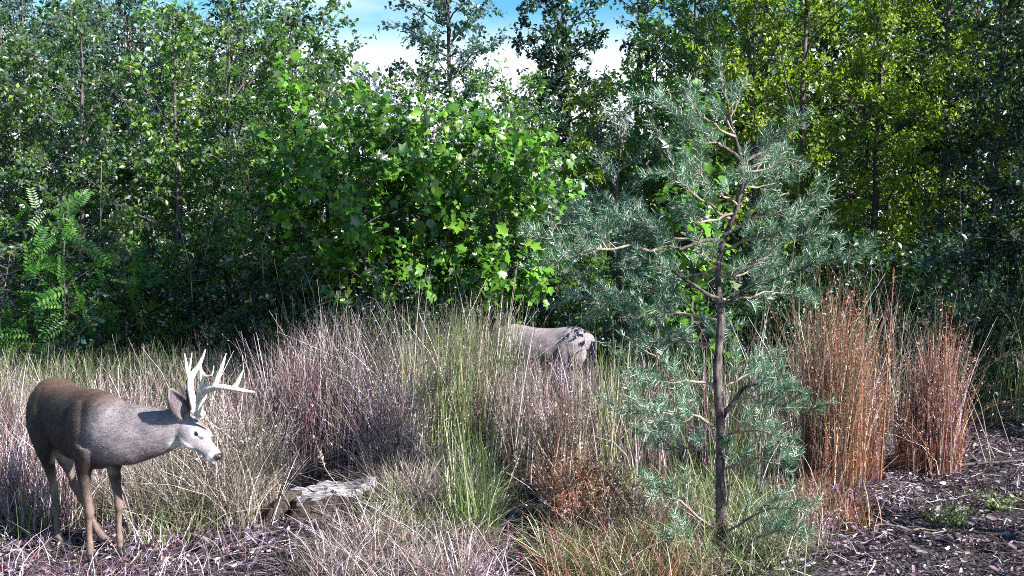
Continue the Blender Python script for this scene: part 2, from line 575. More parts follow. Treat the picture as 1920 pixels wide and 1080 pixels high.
def tree(name, px, Y, label, cat, group, meshes, rot=0.0, sc=1.0, leaf_shape=None, leafmat=None):
    x = X(px, Y)
    o = empty(name, (x, Y, float(ground_z(x, Y)) - 0.02 if abs(x) < 7 and Y < 16 else -0.03), label, cat, group)
    o.rotation_euler = (0, 0, rot)
    o.scale = (sc, sc, sc)
    link('trunk', meshes[0], o)
    f = link('crown', meshes[1], o)
    f['kind'] = 'stuff'
    if meshes[2]:
        me = single_leaf_mesh(leaf_shape, leafmat)
        for p_, r_, s_ in meshes[2]:
            place_leaf(o, me, p_, r_, s_)
    return o


# ---- the thicket: one row after another.  (px, Y, height, crown radius, leaf material, label)
G_T = 'young trees of the thicket behind the grass'
rows = [
    # front row, left
    (-40, 11.6, 4.3, 0.95, 'leaf_left', 7500, .062, 'round', 'leafy young tree cut off by the left picture edge'),
    (55, 12.4, 4.45, 1.0, 'leaf_blue', 7500, .058, 'round', 'bluish green young tree above the rump of the antlered deer'),
    (150, 11.4, 4.05, 0.9, 'leaf_left', 7500, .062, 'round', 'dense green sapling right behind the bright feathery shrub'),
    (250, 12.6, 4.35, 0.95, 'leaf_blue', 7000, .06, 'round', 'bluish sapling with a thin stem between two denser green ones'),
    (330, 11.3, 4.1, 0.9, 'leaf_left', 7500, .062, 'round', 'mid green sapling straight above the antlers'),
    (425, 12.2, 4.3, 0.95, 'leaf_left', 7500, .062, 'round', 'tall green sapling just right of the one above the antlers'),
    (510, 11.6, 3.95, 0.8, 'leaf_left', 6500, .062, 'spire', 'narrow green sapling beside the broad leaved maple-like saplings'),
    (620, 11.2, 3.5, 0.6, 'leaf_left', 3600, .055, 'round', 'fine leaved sapling standing among the broad leaved ones, left of their middle'),
    (745, 10.9, 2.9, 0.6, 'leaf_left', 3600, .055, 'round', 'fine leaved sapling between two broad leaved saplings'),
    (985, 10.9, 3.0, 0.6, 'leaf_left', 3400, .055, 'round', 'fine leaved sapling right of the last broad leaved one'),
    (470, 10.6, 2.6, 0.6, 'leaf_left', 3400, .055, 'round', 'short fine leaved sapling just left of the broad leaved ones'),
    # centre, further back
    (610, 14.5, 3.7, 0.75, 'leaf_left', 3000, .075, 'spire', 'thin sapling whose ragged tip stands against pale sky left of centre'),
    (700, 15.0, 3.9, 0.8, 'leaf_blue', 3200, .075, 'round', 'sparse bluish sapling lowest against the pale sky'),
    (780, 13.6, 3.7, 0.9, 'leaf_left', 4500, .062, 'round', 'small green tree under the wide gap of sky'),
    (865, 17.0, 6.8, 1.75, 'leaf_blue', 10500, .085, 'spire', 'airy light tree with sky showing through, centre of the view'),
    (960, 15.0, 3.8, 0.95, 'leaf_left', 5000, .07, 'round', 'ragged green tree between the airy tree and the dark tall tree'),
    (1062, 21.0, 8.6, 1.6, 'leaf_dark', 14000, .10, 'spire', 'tall dark tree with a solid narrow crown against the sky'),
    (1188, 23.0, 9.6, 1.0, 'leaf_dark', 3600, .10, 'vase', 'tall thin tree with bare upper trunk right of the dark tree'),
    (1120, 13.4, 3.5, 0.9, 'leaf_yellow', 4500, .06, 'round', 'low yellowish tree behind the soft blue pine'),
    (1215, 14.0, 4.3, 0.9, 'leaf_left', 5000, .065, 'round', 'green tree behind the upper left boughs of the pine'),
    # right
    (1300, 13.2, 5.1, 1.0, 'leaf_left', 7500, .062, 'round', 'tall green tree behind the top of the near pine'),
    (1400, 12.6, 5.4, 1.05, 'leaf_yellow', 8500, .058, 'round', 'yellow green tree just right of the pine tip'),
    (1520, 12.2, 5.5, 1.05, 'leaf_yellow', 9000, .058, 'round', 'sunlit yellow green tree above the tall rusty grass clump'),
    (1640, 12.6, 5.6, 1.05, 'leaf_yellow', 9000, .058, 'round', 'yellow green tree above the gap between the rusty clumps'),
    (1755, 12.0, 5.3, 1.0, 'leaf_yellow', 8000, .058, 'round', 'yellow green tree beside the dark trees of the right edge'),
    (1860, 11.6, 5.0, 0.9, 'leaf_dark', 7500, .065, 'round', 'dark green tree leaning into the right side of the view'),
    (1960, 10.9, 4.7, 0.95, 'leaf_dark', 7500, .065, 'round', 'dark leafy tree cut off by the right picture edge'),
]
for (px, Y, H, rad, lm, nl, ll, kd, lab) in rows:
    lo = 0.10 if Y < 16 else (0.25 if kd != 'vase' else 0.55)
    me = tree_meshes(H, lo, rad, int(16 + H * 5), nl, ll, 'simple', kd, trunk_r=0.012 * H ** 0.9, leafmat=lm)
    tree('thicket_tree', px, Y, lab, 'tree', G_T, me, rng.uniform(0, 6.28))

# second and third rows share their shapes
back = [tree_meshes(5.6, 0.08, 1.35, 44, 9000, .085, 'simple', 'round', 0.05, m) for m in ('leaf_left', 'leaf_dark', 'leaf_yellow')]
spots = [(-120, 15.5, 0), (20, 15, 1), (130, 16, 0), (240, 15.2, 1), (350, 16, 0), (460, 15.4, 1), (560, 17, 0), (1290, 16.5, 1), (1400, 15.4, 0),
         (1500, 16, 2), (1600, 15.3, 1), (1720, 16, 2), (1830, 15, 1), (1930, 15.6, 0), (2040, 14.6, 1),
         (-150, 20, 1), (60, 21, 0), (200, 20, 1), (330, 21, 0), (470, 20, 1), (1360, 21, 1), (1500, 20, 0), (1640, 21, 1), (1780, 20, 0), (1920, 21, 1)]
BL = ['second row tree cut off by the left picture edge', 'dark second row tree behind the tree above the deer rump', 'green second row tree behind the tall feathery shrub',
      'dark second row tree behind the lower feathery shrub', 'green second row tree behind the one above the antlers', 'dark second row tree behind the gap right of the antlers',
      'green second row tree behind the tallest broad leaved sapling', 'dark second row tree behind the left boughs of the near pine', 'green second row tree right behind the tip of the near pine',
      'yellowish second row tree above the tip of the right pine bough', 'dark second row tree above the tall rusty clump', 'yellowish second row tree above the rusty clump standing apart',
      'dark second row tree behind the dark green leaning tree', 'green second row tree near the top right corner', 'dark second row tree cut off by the right picture edge',
      'farthest tree beyond the left picture edge', 'farthest green tree above the deer rump', 'farthest dark tree behind the feathery shrubs', 'farthest green tree above the antlers',
      'farthest tree behind the narrow sapling', 'farthest dark tree behind the near pine', 'farthest green tree above the right pine boughs', 'farthest dark tree above the orange seed stalk',
      'farthest green tree above the pale leaning stalks', 'farthest dark tree at the right picture edge']
for i, (px, Y, m) in enumerate(spots):
    tree('back_tree', px, Y, BL[i], 'tree', 'back trees behind the thicket', back[m], rng.uniform(0, 6.28),
         rng.uniform(0.92, 1.12) * (1.12 if Y > 18 else 1) * (.90 if px < 620 else 1))
cb = tree_meshes(3.6, 0.06, 1.2, 34, 6500, .085, 'simple', 'round', 0.04, 'leaf_left')
CL = ['low far tree behind the tip of the tallest broad leaved sapling', 'low far tree under the lowest gap of sky', 'low far tree left of the airy light tree', 'low far tree behind the airy light tree',
      'low far tree between the airy tree and the tall dark tree', 'low far tree at the foot of the tall dark tree', 'low far tree at the foot of the tall thin tree', 'low far tree just left of the near pine tip']
for i, (px, Y) in enumerate([(590, 19), (690, 18), (790, 20), (880, 21), (970, 18.5), (1090, 17), (1190, 18), (1260, 19.5)]):
    tree('back_tree', px, Y, CL[i], 'tree', 'low trees behind the centre', cb, rng.uniform(0, 6.28), rng.uniform(0.68, 0.9))

# ---- broad leaved saplings, their larger leaves one by one
G_B = 'broad leaved saplings with lobed glossy leaves'
broad = [
    (560, 10.7, 3.5, 0.50, 1100, .085, 'tallest broad leaved sapling, its tip reaching the sky', 'spire'),
    (680, 10.2, 2.95, 0.80, 2800, .085, 'bright broad leaved sapling above the pale grass heads', 'round'),
    (800, 10.6, 2.85, 0.80, 2700, .09, 'broad leaved sapling in the middle of its row', 'round'),
    (920, 10.2, 2.75, 0.78, 2700, .085, 'broad leaved sapling behind the half hidden deer', 'round'),
    (1300, 9.6, 3.0, 0.5, 520, .10, 'broad leaved sapling poking out behind the near pine', 'spire'),
]
for (px, Y, H, rad, nl, ll, lab, kd) in broad:
    me = tree_meshes(H, 0.22, rad, 26, nl, ll, 'star', kd, 0.022, 'leaf_bright', clump=0.12, singles=200 if nl > 500 else 120)
    tree('broad_leaved_sapling', px, Y, lab, 'sapling', G_B, me, 0.0, 1.0, 'star', 'leaf_bright')

# ---- feathery shrubs on the left
fern = [(112, 9.5, 2.0, 0.36, 130, .24, 'tall bright feathery shrub behind the rump of the antlered deer', 80),
        (235, 9.7, 1.55, 0.40, 90, .22, 'lower feathery shrub right of the tall bright one', 50),
        (20, 9.8, 1.2, 0.3, 50, .22, 'small feathery shrub by the left picture edge', 30)]
for (px, Y, H, rad, nl, ll, lab, sg) in fern:
    me = tree_meshes(H, 0.30, rad, 16, nl, ll, 'pinnate', 'round', 0.014, 'leaf_fern', clump=0.10, singles=sg)
    tree('feathery_shrub', px, Y, lab, 'shrub', 'feathery shrubs on the left', me, 0.0, 1.0, 'pinnate', 'leaf_fern')

# ---- undergrowth shrubs at the foot of the thicket, most darkened to stand in for shade
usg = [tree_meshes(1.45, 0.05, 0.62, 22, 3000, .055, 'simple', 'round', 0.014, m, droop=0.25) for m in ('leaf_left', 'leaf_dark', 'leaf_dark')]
upx = [-50, 40, 170, 290, 385, 470, 560, 640, 730, 820, 905, 1010, 1090, 1170, 1250, 1330, 1420, 1500, 1590, 1680, 1770, 1850, 1930]
UL = ['low bush cut off by the left picture edge', 'low bush behind the rump of the antlered deer', 'low bush under the right side of the tall feathery shrub',
      'low bush behind the neck of the antlered deer', 'low bush behind the antlers', 'low bush just right of the antlers', 'low bush behind the left end of the plum grass',
      'low bush behind the first tall pale grass heads', 'low bush below the bright broad leaved sapling', 'low bush below the middle broad leaved sapling',
      'low bush behind the greenest grass', 'low bush just above the back of the half hidden deer', 'low bush behind the rump of the half hidden deer',
      'low bush behind the blue green pine', 'low bush left of the near pine trunk', 'low bush behind the near pine trunk', 'low shaded bush right of the near pine trunk',
      'low shaded bush behind the tip of the right pine bough', 'low shaded bush behind the tall rusty clump', 'low shaded bush behind the orange seed stalk',
      'low shaded bush behind the rusty clump standing apart', 'low shaded bush above the pale leaning stalks', 'low dark bush cut off by the right picture edge']
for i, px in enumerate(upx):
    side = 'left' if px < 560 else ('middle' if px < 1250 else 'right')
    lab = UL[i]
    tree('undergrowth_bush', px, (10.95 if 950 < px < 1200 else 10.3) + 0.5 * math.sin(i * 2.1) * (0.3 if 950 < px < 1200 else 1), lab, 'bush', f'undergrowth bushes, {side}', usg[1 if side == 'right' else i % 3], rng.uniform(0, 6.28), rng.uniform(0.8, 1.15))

# ---- trees beside the clearing on the right: their shade falls across the back of the clearing
sh = tree_meshes(6.0, 0.12, 1.5, 46, 11000, .085, 'simple', 'round', 0.06, 'leaf_dark')
for (x, y, s, lab) in [(7.6, 8.9, .85, 'leafy tree beside the clearing, beyond the right edge and level with the rusty grass'),
                       (8.6, 6.9, .74, 'leafy tree nearest the camera beyond the right edge'),
                       (9.6, 9.8, .66, 'large leafy tree behind the two others beyond the right edge'),
                       (7.4, 10.9, .68, 'leafy tree beyond the right edge beside the thicket')]:
    o = empty('clearing_edge_tree', (x, y, -0.03), lab, 'tree', 'trees beside the clearing on the right')
    o.rotation_euler = (0, 0, x)
    o.scale = (s, s, s)
    link('trunk', sh[0], o)
    tag(link('crown', sh[1], o), kind='stuff')

sh2 = tree_meshes(10.0, 0.72, 0.95, 34, 8000, .085, 'simple', 'round', 0.07, 'leaf_left')  # added out of view, narrow high crowns shaped to shade the left thicket
for (x, y, s, lab) in [(6.1, 4.45, .96, 'added unseen tall tree, high crown shading the left thicket, nearest the right edge'),
                       (7.8, 3.35, 1.05, 'added unseen tall tree, high crown shading the left thicket, farther beyond the right edge')]:
    o = empty('clearing_edge_tree', (x, y, -0.03), lab, 'tree', 'trees beside the clearing on the right')
    o.rotation_euler = (0, 0, x * 2)
    o.scale = (s, s, s)
    link('trunk', sh2[0], o)
    tag(link('crown', sh2[1], o), kind='stuff')


# ------------------------------------------------------------------ pines
def make_needles(paths, per_m, ln, width, spread=1.0, up=0.25):
    """Needle vertices and faces along (k,3) paths."""
    P0, D = [], []
    for pts in paths:
        pts = np.array([pts[0] * .62 + pts[1] * .38 if len(pts) == 3 else pts[0], *pts[1:]])
        seg = np.linalg.norm(np.diff(pts, axis=0), axis=1)
        tot = seg.sum()
        n = max(4, int(tot * per_m))
        u = np.sort(rng.uniform(0, 1, n)) * tot
        cum = np.concatenate([[0], np.cumsum(seg)])
        q = np.stack([np.interp(u, cum, pts[:, c]) for c in range(3)], -1)
        t = norm(pts[-1] - pts[0])
        P0.append(q)
        D.append(np.broadcast_to(t, q.shape))
    P0, D = np.concatenate(P0), np.concatenate(D)
    n = len(P0)
    r = rng.normal(size=(n, 3))
    r -= (r * D).sum(1, keepdims=True) * D
    r = norm(r)
    d = norm(D * rng.uniform(0.35, 1.0, (n, 1)) + r * spread + np.array([0, 0, up]))
    L_ = ln * rng.uniform(0.65, 1.2, (n, 1))
    side = norm(np.cross(d, rng.normal(size=(n, 3)))) * width * 0.5
    bend = norm(np.cross(side, d)) * L_ * 0.10
    a, b = P0 - side, P0 + side
    m1, m2 = P0 + d * L_ * 0.55 - side + bend, P0 + d * L_ * 0.55 + side + bend
    tip = P0 + d * L_
    V = np.stack([a, b, m2, m1, tip], 1).reshape(-1, 3)
    base = np.arange(n)[:, None] * 5
    F4 = base + np.array([[0, 1, 2, 3]])
    F3 = base + np.array([[3, 2, 4]])
    return V, F3, F4


def pine_branch(root, pts, r0, per_m, ln, width, twig_sp=0.055, twig_len=0.2, ndl='needle', name='branch', bare=0.25, origin=np.zeros(3)):
    """A branch polyline with side twigs, its needles as a child."""
    pts = np.asarray(pts, dtype=float)
    k = 9
    s0 = np.linspace(0, 1, len(pts))
    s = np.linspace(0, 1, k)
    # smooth through the given points
    c = np.stack([np.interp(s, s0, pts[:, i]) for i in range(3)], -1)
    c[1:-1] = (c[:-2] + 2 * c[1:-1] + c[2:]) / 4
    tot = np.linalg.norm(np.diff(c, axis=0), axis=1).sum()
    c[1:-1] += rng.normal(size=(k - 2, 3)) * tot * 0.012
    g = Geo()
    g.tubes(c, np.linspace(r0, 0.0022, k), 6, 0.04)
    paths = [c[int(k * 0.55):]]
    n = int(tot / twig_sp)
    tw = []
    main = norm(c[-1] - c[0])
    for i in range(n):
        u = bare + (1 - bare) * (i + rng.uniform(0, 1)) / n
        q = np.array([np.interp(u, s, c[:, j]) for j in range(3)])
        r = rng.normal(size=3); r -= r.dot(main) * main; r /= np.linalg.norm(r) + 1e-6
        r[2] = abs(r[2]) * 1.1 if rng.uniform() < .6 else r[2]
        d = norm(main * 0.75 + r * 0.85)
        L2 = twig_len * rng.uniform(0.45, 1.2) * (1.15 - 0.55 * u)
        tw.append([q, q + d * L2 * 0.5 + [0, 0, 0.01], q + d * L2 + [0, 0, L2 * 0.18]])
    if tw:
        tw = np.array(tw)
        g.tubes(tw, np.broadcast_to([0.0035, 0.0026, 0.0016], tw.shape[:2]), 4)
        for t in tw:
            paths.append(t)
    b = link(name, g.mesh(name, M['twig'] if r0 < 0.012 else M['pine_bark'], smooth=True, origin=origin), root)
    V, F3, F4 = make_needles(paths, per_m, ln, width)
    nd = link('needles', nmesh('needles', V - origin, [F4, F3], M[ndl]), b)
    nd['kind'] = 'stuff'
    return b


# near pine
PY = 5.85
tpx = [(1357, 1062), (1353, 1000), (1350, 900), (1352, 800), (1343, 700), (1353, 600), (1345, 520), (1352, 460), (1378, 400), (1395, 340), (1389, 290), (1372, 235), (1362, 180), (1346, 108)]
trad = [.040, .031, .028, .026, .023, .021, .018, .016, .0135, .012, .009, .0065, .0045, .003]
tY = PY + np.array([0, 0, .01, .0, -.02, 0, .03, .02, 0, -.02, 0, .02, .03, .04])
TP = np.array([P(a, b, y) for (a, b), y in zip(tpx, tY)])
TP[0, 2] = -0.03
pine = empty('young_pine', (TP[0, 0], TP[0, 1], 0.0), 'young pine with a bare crooked trunk and open blue green boughs, nearest the camera', 'pine tree', None)
po = np.array(pine.location)
g = Geo()
s_in = np.linspace(0, 1, len(TP)); s_out = np.linspace(0, 1, 60)
tpf = np.stack([np.interp(s_out, s_in, TP[:, i]) for i in range(3)], -1)
tpf[1:-1] = (tpf[:-2] + 2 * tpf[1:-1] + tpf[2:]) / 4
g.tubes(tpf, np.interp(s_out, s_in, trad), 12, 0.035)
link('trunk', g.mesh('trunk', M['pine_bark'], smooth=True, origin=po), pine)


def pb(pts, r0=0.012, per_m=820, ln=0.056, width=0.0019, **kw):
    """pts = (px, py, depth offset) list"""
    pine_branch(pine, [P(a, b, PY + dy) for a, b, dy in pts], r0, per_m, ln, width, origin=po, **kw)


pb([(1347, 800, 0), (1375, 745, -.02), (1402, 722, -.05), (1440, 722, -.1), (1500, 738, -.15)], .017, bare=.5)
pb([(1375, 752, -.03), (1405, 745, -.05), (1450, 760, -.1), (1545, 770, -.1)], .008, bare=.25)
pb([(1344, 800, 0), (1300, 776, -.05), (1240, 775, -.15), (1150, 768, -.2)], .011, bare=.2)
pb([(1300, 778, -.05), (1260, 800, -.2), (1190, 812, -.3)], .007, bare=.1)
pb([(1340, 722, 0), (1290, 712, -.03), (1240, 720, -.1), (1190, 708, -.15)], .010, bare=.3)
pb([(1350, 735, 0), (1390, 705, .1), (1440, 690, .2)], .008)
pb([(1352, 820, 0), (1390, 810, -.15), (1440, 800, -.3), (1480, 850, -.35)], .009, bare=.1)
pb([(1352, 880, 0), (1400, 860, -.1), (1450, 865, -.2), (1488, 890, -.2)], .009, bare=.15)
pb([(1350, 850, 0), (1310, 845, .15), (1260, 838, .3), (1215, 850, .35)], .008, bare=.2)
pb([(1358, 960, 0), (1372, 900, -.03), (1368, 850, -.04), (1362, 830, -.05)], .009, bare=.75, twig_len=.08)
pb([(1352, 1000, 0), (1300, 960, -.1), (1250, 925, -.15), (1215, 905, -.2)], .010, bare=.35)
pb([(1352, 1005, 0), (1400, 975, -.1), (1450, 950, -.2), (1520, 960, -.25)], .010, bare=.25)
pb([(1360, 1040, 0), (1420, 1010, -.2), (1460, 990, -.25), (1510, 1010, -.3)], .009, bare=.2)
pb([(1355, 1030, 0), (1300, 1010, -.2), (1250, 1015, -.3)], .008, bare=.25)
# upper tiers
pb([(1350, 575, 0), (1385, 552, -.03), (1440, 520, -.1), (1520, 488, -.15), (1612, 486, -.2)], .013, bare=.3, twig_len=.24)
pb([(1352, 560, 0), (1400, 560, .1), (1470, 545, .2), (1530, 560, .2)], .009)
pb([(1348, 560, 0), (1300, 535, -.03), (1240, 500, -.1), (1185, 478, -.15)], .013, bare=.3, twig_len=.24)
pb([(1344, 600, 0), (1290, 585, .05), (1230, 590, .1), (1180, 605, .1)], .010, bare=.2)
pb([(1346, 640, 0), (1290, 640, .15), (1240, 648, .2), (1190, 640, .25)], .009, bare=.2)
pb([(1355, 450, 0), (1250, 462, -.05), (1120, 440, -.1), (985, 446, -.1)], .013, bare=.15, twig_len=.24)
pb([(1250, 462, -.05), (1160, 470, -.2), (1060, 480, -.3), (1010, 500, -.3)], .009, bare=.1, twig_len=.22)
pb([(1350, 500, 0), (1260, 530, .1), (1160, 560, .2), (1060, 560, .2)], .010, bare=.2, twig_len=.24)
pb([(1350, 480, 0), (1240, 430, .1), (1150, 405, .2), (1050, 410, .25)], .010, bare=.2, twig_len=.22)
pb([(1358, 440, 0), (1410, 410, -.03), (1470, 395, -.1), (1550, 365, -.1)], .011, bare=.2)
pb([(1352, 470, 0), (1400, 450, -.1), (1450, 440, -.2), (1520, 400, -.25)], .009, bare=.2)
pb([(1350, 520, 0), (1420, 500, -.1), (1480, 440, -.1), (1560, 440, -.1)], .009, bare=.2)
pb([(1368, 410, 0), (1320, 380, -.05), (1270, 340, -.1), (1235, 320, -.1)], .010, bare=.2)
pb([(1375, 400, 0), (1310, 420, -.15), (1260, 400, -.25)], .008, bare=.2)
pb([(1385, 350, 0), (1430, 350, .1), (1480, 335, .15)], .008, bare=.2)
pb([(1389, 300, 0), (1350, 270, -.03), (1300, 240, -.07), (1205, 178, -.1)], .012, bare=.2, twig_len=.20)
pb([(1350, 270, -.03), (1290, 262, -.1), (1225, 255, -.12)], .007, bare=.1)
pb([(1391, 310, 0), (1430, 285, -.03), (1465, 258, -.06), (1512, 222, -.1)], .011, bare=.15, twig_len=.18)
pb([(1390, 320, 0), (1430, 320, .1), (1490, 290, .15)], .007, bare=.1)
pb([(1376, 250, 0), (1350, 205, .03), (1320, 170, .05)], .006, bare=.1, twig_len=.12)
pb([(1370, 220, 0), (1385, 190, .03), (1392, 150, .05)], .005, bare=.1, twig_len=.10)
pb([(1364, 190, .02), (1352, 150, .03), (1346, 100, .04)], .004, bare=.0, twig_len=.09)
for i in range(8):       # boughs that reach towards and away from the camera
    u = rng.uniform(0.33, 0.86)
    q = np.array([np.interp(u, s_out, tpf[:, j]) for j in range(3)])
    a = rng.choice([-1, 1]) * (math.pi / 2 + rng.normal() * 0.55)
    ln_ = rng.uniform(0.35, 0.75) * (1.25 - u * 0.7)
    d = np.array([math.cos(a), math.sin(a), rng.uniform(0.0, 0.35)])
    pine_branch(pine, [q, q + d * ln_ * 0.4, q + d * ln_ * 0.75 + [0, 0, .02], q + d * ln_ + [0, 0, .07]], .008, 660, .058, .0017, origin=po, bare=.25)


def simple_pine(px, Y, ytop, n_br, rad, label, per_m=170, lo=.1, width=.004, ndl='needle_far'):
    x = X(px, Y)
    top = P(px, ytop, Y)
    o = empty('young_pine', (x, Y, 0), label, 'pine tree', 'pines behind the grass')
    oo = np.array(o.location)
    zt = np.linspace(0, 1, 8)
    pts = np.stack([x + rng.normal(size=8) * .012, np.full(8, Y) + rng.normal(size=8) * .012, zt * top[2] - .02], -1)
    g = Geo(); g.tubes(pts, 0.032 * (1 - zt) + 0.004, 8, .03)
    link('trunk', g.mesh('trunk', M['pine_bark'], True, oo), o)
    az = 0
    for i in range(n_br):
        t = lo + (0.97 - lo) * (i + .5) / n_br
        az += 2.4
        ln_ = rad * (1.05 - t) * rng.uniform(.75, 1.2) + .08
        q = np.array([np.interp(t, zt, pts[:, j]) for j in range(3)])
        d = np.array([math.cos(az), math.sin(az), .25 + .35 * t])
        pine_branch(o, [q, q + d * ln_ * .5, q + d * ln_ + [0, 0, .04]], .008, per_m, .07, width, .07, .22, ndl, origin=oo, bare=.15)
    pine_branch(o, [pts[-2], pts[-1]], .004, per_m, .06, width, .08, .08, ndl, origin=oo, bare=0)


simple_pine(1160, 10.0, 185, 26, .60, 'soft blue green pine standing behind the half hidden deer')
simple_pine(1040, 10.9, 360, 18, .5, 'smaller dull pine left of the blue green pine', 150)
simple_pine(1235, 8.2, 560, 18, .5, 'low dark pine close behind the trunk of the near pine', 260, ndl='needle')


# ------------------------------------------------------------------ grass
def blades(x, y, h, width=0.0065, lean=0.16, bend=0.25, segs=4, wind=(0.0, 0.0)):
    """Curved ribbon blades: returns V and F4 (tapered)."""
    n = len(x)
    h = h * np.where(rng.uniform(size=n) < .08, 1.22, 1.0)
    z0 = ground_z(x, y) - 0.01
    a = rng.uniform(0, 2 * math.pi, n)
    ln = np.abs(rng.normal(size=n)) * lean
    d0 = np.stack([np.cos(a) * ln + wind[0], np.sin(a) * ln + wind[1], np.ones(n)], -1)
    a2 = a + rng.normal(size=n) * 0.8
    bd = np.abs(rng.normal(size=n)) * bend + np.where(rng.uniform(size=n) < .07, rng.uniform(.3, .9, n), 0)
    s = np.linspace(0, 1, segs + 1)
    hh = h[:, None, None]
    base = np.stack([x, y, z0], -1)[:, None, :]
    ctr = base + d0[:, None, :] * s[None, :, None] * hh
    side = np.stack([np.cos(a2), np.sin(a2), -0.35 * bd], -1)[:, None, :]
    ctr = ctr + side * (bd[:, None, None] * hh) * (s[None, :, None] ** 2.3)
    ctr[..., 2] = np.maximum(ctr[..., 2], z0[:, None])
    w = rng.uniform(0, 2 * math.pi, n)
    wd = np.stack([np.cos(w), np.sin(w), np.zeros(n)], -1)[:, None, :]
    ww = (width * rng.uniform(0.6, 1.3, n))[:, None, None] * (1 - 0.75 * s[None, :, None] ** 1.5) * 0.5
    V = np.stack([ctr - wd * ww, ctr + wd * ww], 2)       # n, segs+1, 2, 3
    V = V.reshape(-1, 3)
    b = (np.arange(n)[:, None] * (segs + 1) * 2 + np.arange(segs)[None, :] * 2).ravel()
    F = np.stack([b, b + 1, b + 3, b + 2], -1)
    return V, F, ctr


def spikelets(ctr, per, ln, width, lo=0.45, spread=0.5):
    """Small bracts and seed tufts along the upper part of each stem."""
    n, k = ctr.shape[:2]
    idx = np.repeat(np.arange(n), per)
    u = rng.uniform(lo, 1.0, len(idx)) * (k - 1)
    i0 = np.minimum(u.astype(int), k - 2)
    f = (u - i0)[:, None]
    q = ctr[idx, i0] * (1 - f) + ctr[idx, i0 + 1] * f
    d = norm(norm(ctr[idx, i0 + 1] - ctr[idx, i0]) + rng.normal(size=(len(idx), 3)) * spread)
    L_ = ln * rng.uniform(0.5, 1.3, (len(idx), 1))
    side = norm(np.cross(d, rng.normal(size=d.shape))) * width
    V = np.stack([q, q + d * L_ * .5 + side, q + d * L_, q + d * L_ * .5 - side], 1).reshape(-1, 3)
    F = np.arange(len(idx))[:, None] * 4 + np.array([[0, 1, 2, 3]])
    return V, F


def grass_obj(name, groups, kind=None, parent=None, origin=None):
    """groups: list of (x, y, h, mat, opts). One object with several materials."""
    Vs, Fs, Mi, mats, n = [], [], [], [], 0
    for (x, y, h, mat, o) in groups:
        o = dict(o)
        sp = o.pop('spike', None)
        if kind == 'stuff' and parent is None:      # hollows in the grass: round the stump and in the shade behind it
            pxx = 960 + x / y * FPX
            keep = np.ones(len(x), bool)
            rr = rng.uniform(size=len(x))
            keep &= ~((pxx > 505) & (pxx < 700) & (y > 5.95) & (y < 7.0) & (rr > .10))
            keep &= ~((pxx > 490) & (pxx < 700) & (y >= 6.9) & (y < 7.75) & (rr > .04))
            keep &= ~((pxx > 470) & (pxx < 590) & (y > 5.5) & (y < 6.6) & (rr > .25))
            keep &= ~((pxx > 935) & (pxx < 1010) & (y < 6.6) & (rr > .15))
            x, y, h = x[keep], y[keep], h[keep]
        V, F, ctr = blades(x, y, h, **o)
        if M[mat] not in mats:
            mats.append(M[mat])
        mi = mats.index(M[mat])
        Vs.append(V); Fs.append(F + n); Mi.append(np.full(len(F), mi)); n += len(V)
        if sp:
            V, F = spikelets(ctr, *sp)
            Vs.append(V); Fs.append(F + n); Mi.append(np.full(len(F), mi)); n += len(V)
    V = np.concatenate(Vs)
    if origin is not None:
        V = V - np.asarray(origin)
    ob = link(name, nmesh(name, V, np.concatenate(Fs), mats, np.concatenate(Mi)), parent)
    if kind:
        ob['kind'] = kind
    return ob


def zone(n, px0, px1, Y0, Y1, tufts=None, tr=0.07):
    """n blade bases between two picture columns and two depths, gathered in tufts."""
    if tufts:
        ty = rng.uniform(Y0, Y1, tufts)
        tx = (rng.uniform(px0, px1, tufts) - 960) / FPX * ty
        i = rng.integers(0, tufts, n)
        return tx[i] + rng.normal(size=n) * tr, ty[i] + rng.normal(size=n) * tr
    y = rng.uniform(Y0, Y1, n)
    return (rng.uniform(px0, px1, n) - 960) / FPX * y, y


def hts(n, lo, hi, p=1.0):
    return lo + (hi - lo) * rng.uniform(0, 1, n) ** p


def Z(n, px0, px1, Y0, Y1, h0, h1, mat, tufts=None, tr=.07, **o):
    x, y = zone(n, px0, px1, Y0, Y1, tufts, tr)
    return (x, y, hts(n, h0, h1), mat, o)


SPK = (7, .020, .0028, .45, .5)
left = [Z(2900, -80, 470, 7.5, 9.3, .35, .80, 'grass_pale', 75, lean=.14, bend=.2, spike=(3, .02, .0025, .5, .5)),
        Z(2600, -80, 560, 7.6, 9.4, .3, .75, 'grass_plum', 70, lean=.16, bend=.25),
        Z(2500, -80, 520, 8.4, 9.8, .5, .85, 'grass_green', 70, lean=.14)]
tag(grass_obj('meadow_grass', left, 'stuff'), 'mixed straw coloured grass behind and left of the antlered deer', 'grass')
mid = [Z(2600, 540, 960, 7.5, 8.9, .55, 1.30, 'grass_pale', 44, .085, lean=.11, bend=.2, spike=SPK),
       Z(1500, 490, 860, 7.75, 8.8, .50, 1.12, 'grass_plum', 34, .09, lean=.13, bend=.22, spike=(3, .02, .0025, .5, .5)),
       Z(1100, 740, 960, 7.4, 8.8, .6, 1.25, 'grass_green', 30, .08, lean=.06, bend=.12, spike=(2, .02, .0022, .6, .4)),
       Z(2700, 900, 1170, 7.4, 8.7, .40, .82, 'grass_plum', 80, .09, lean=.11, bend=.16, spike=(3, .02, .0025, .5, .5)),
       Z(1100, 940, 1180, 7.2, 8.4, .45, .85, 'grass_pale', 50, .08, lean=.08, bend=.14)]
tag(grass_obj('tall_grass', mid, 'stuff'), 'tall straw, plum and green grass in front of the half hidden deer', 'grass')
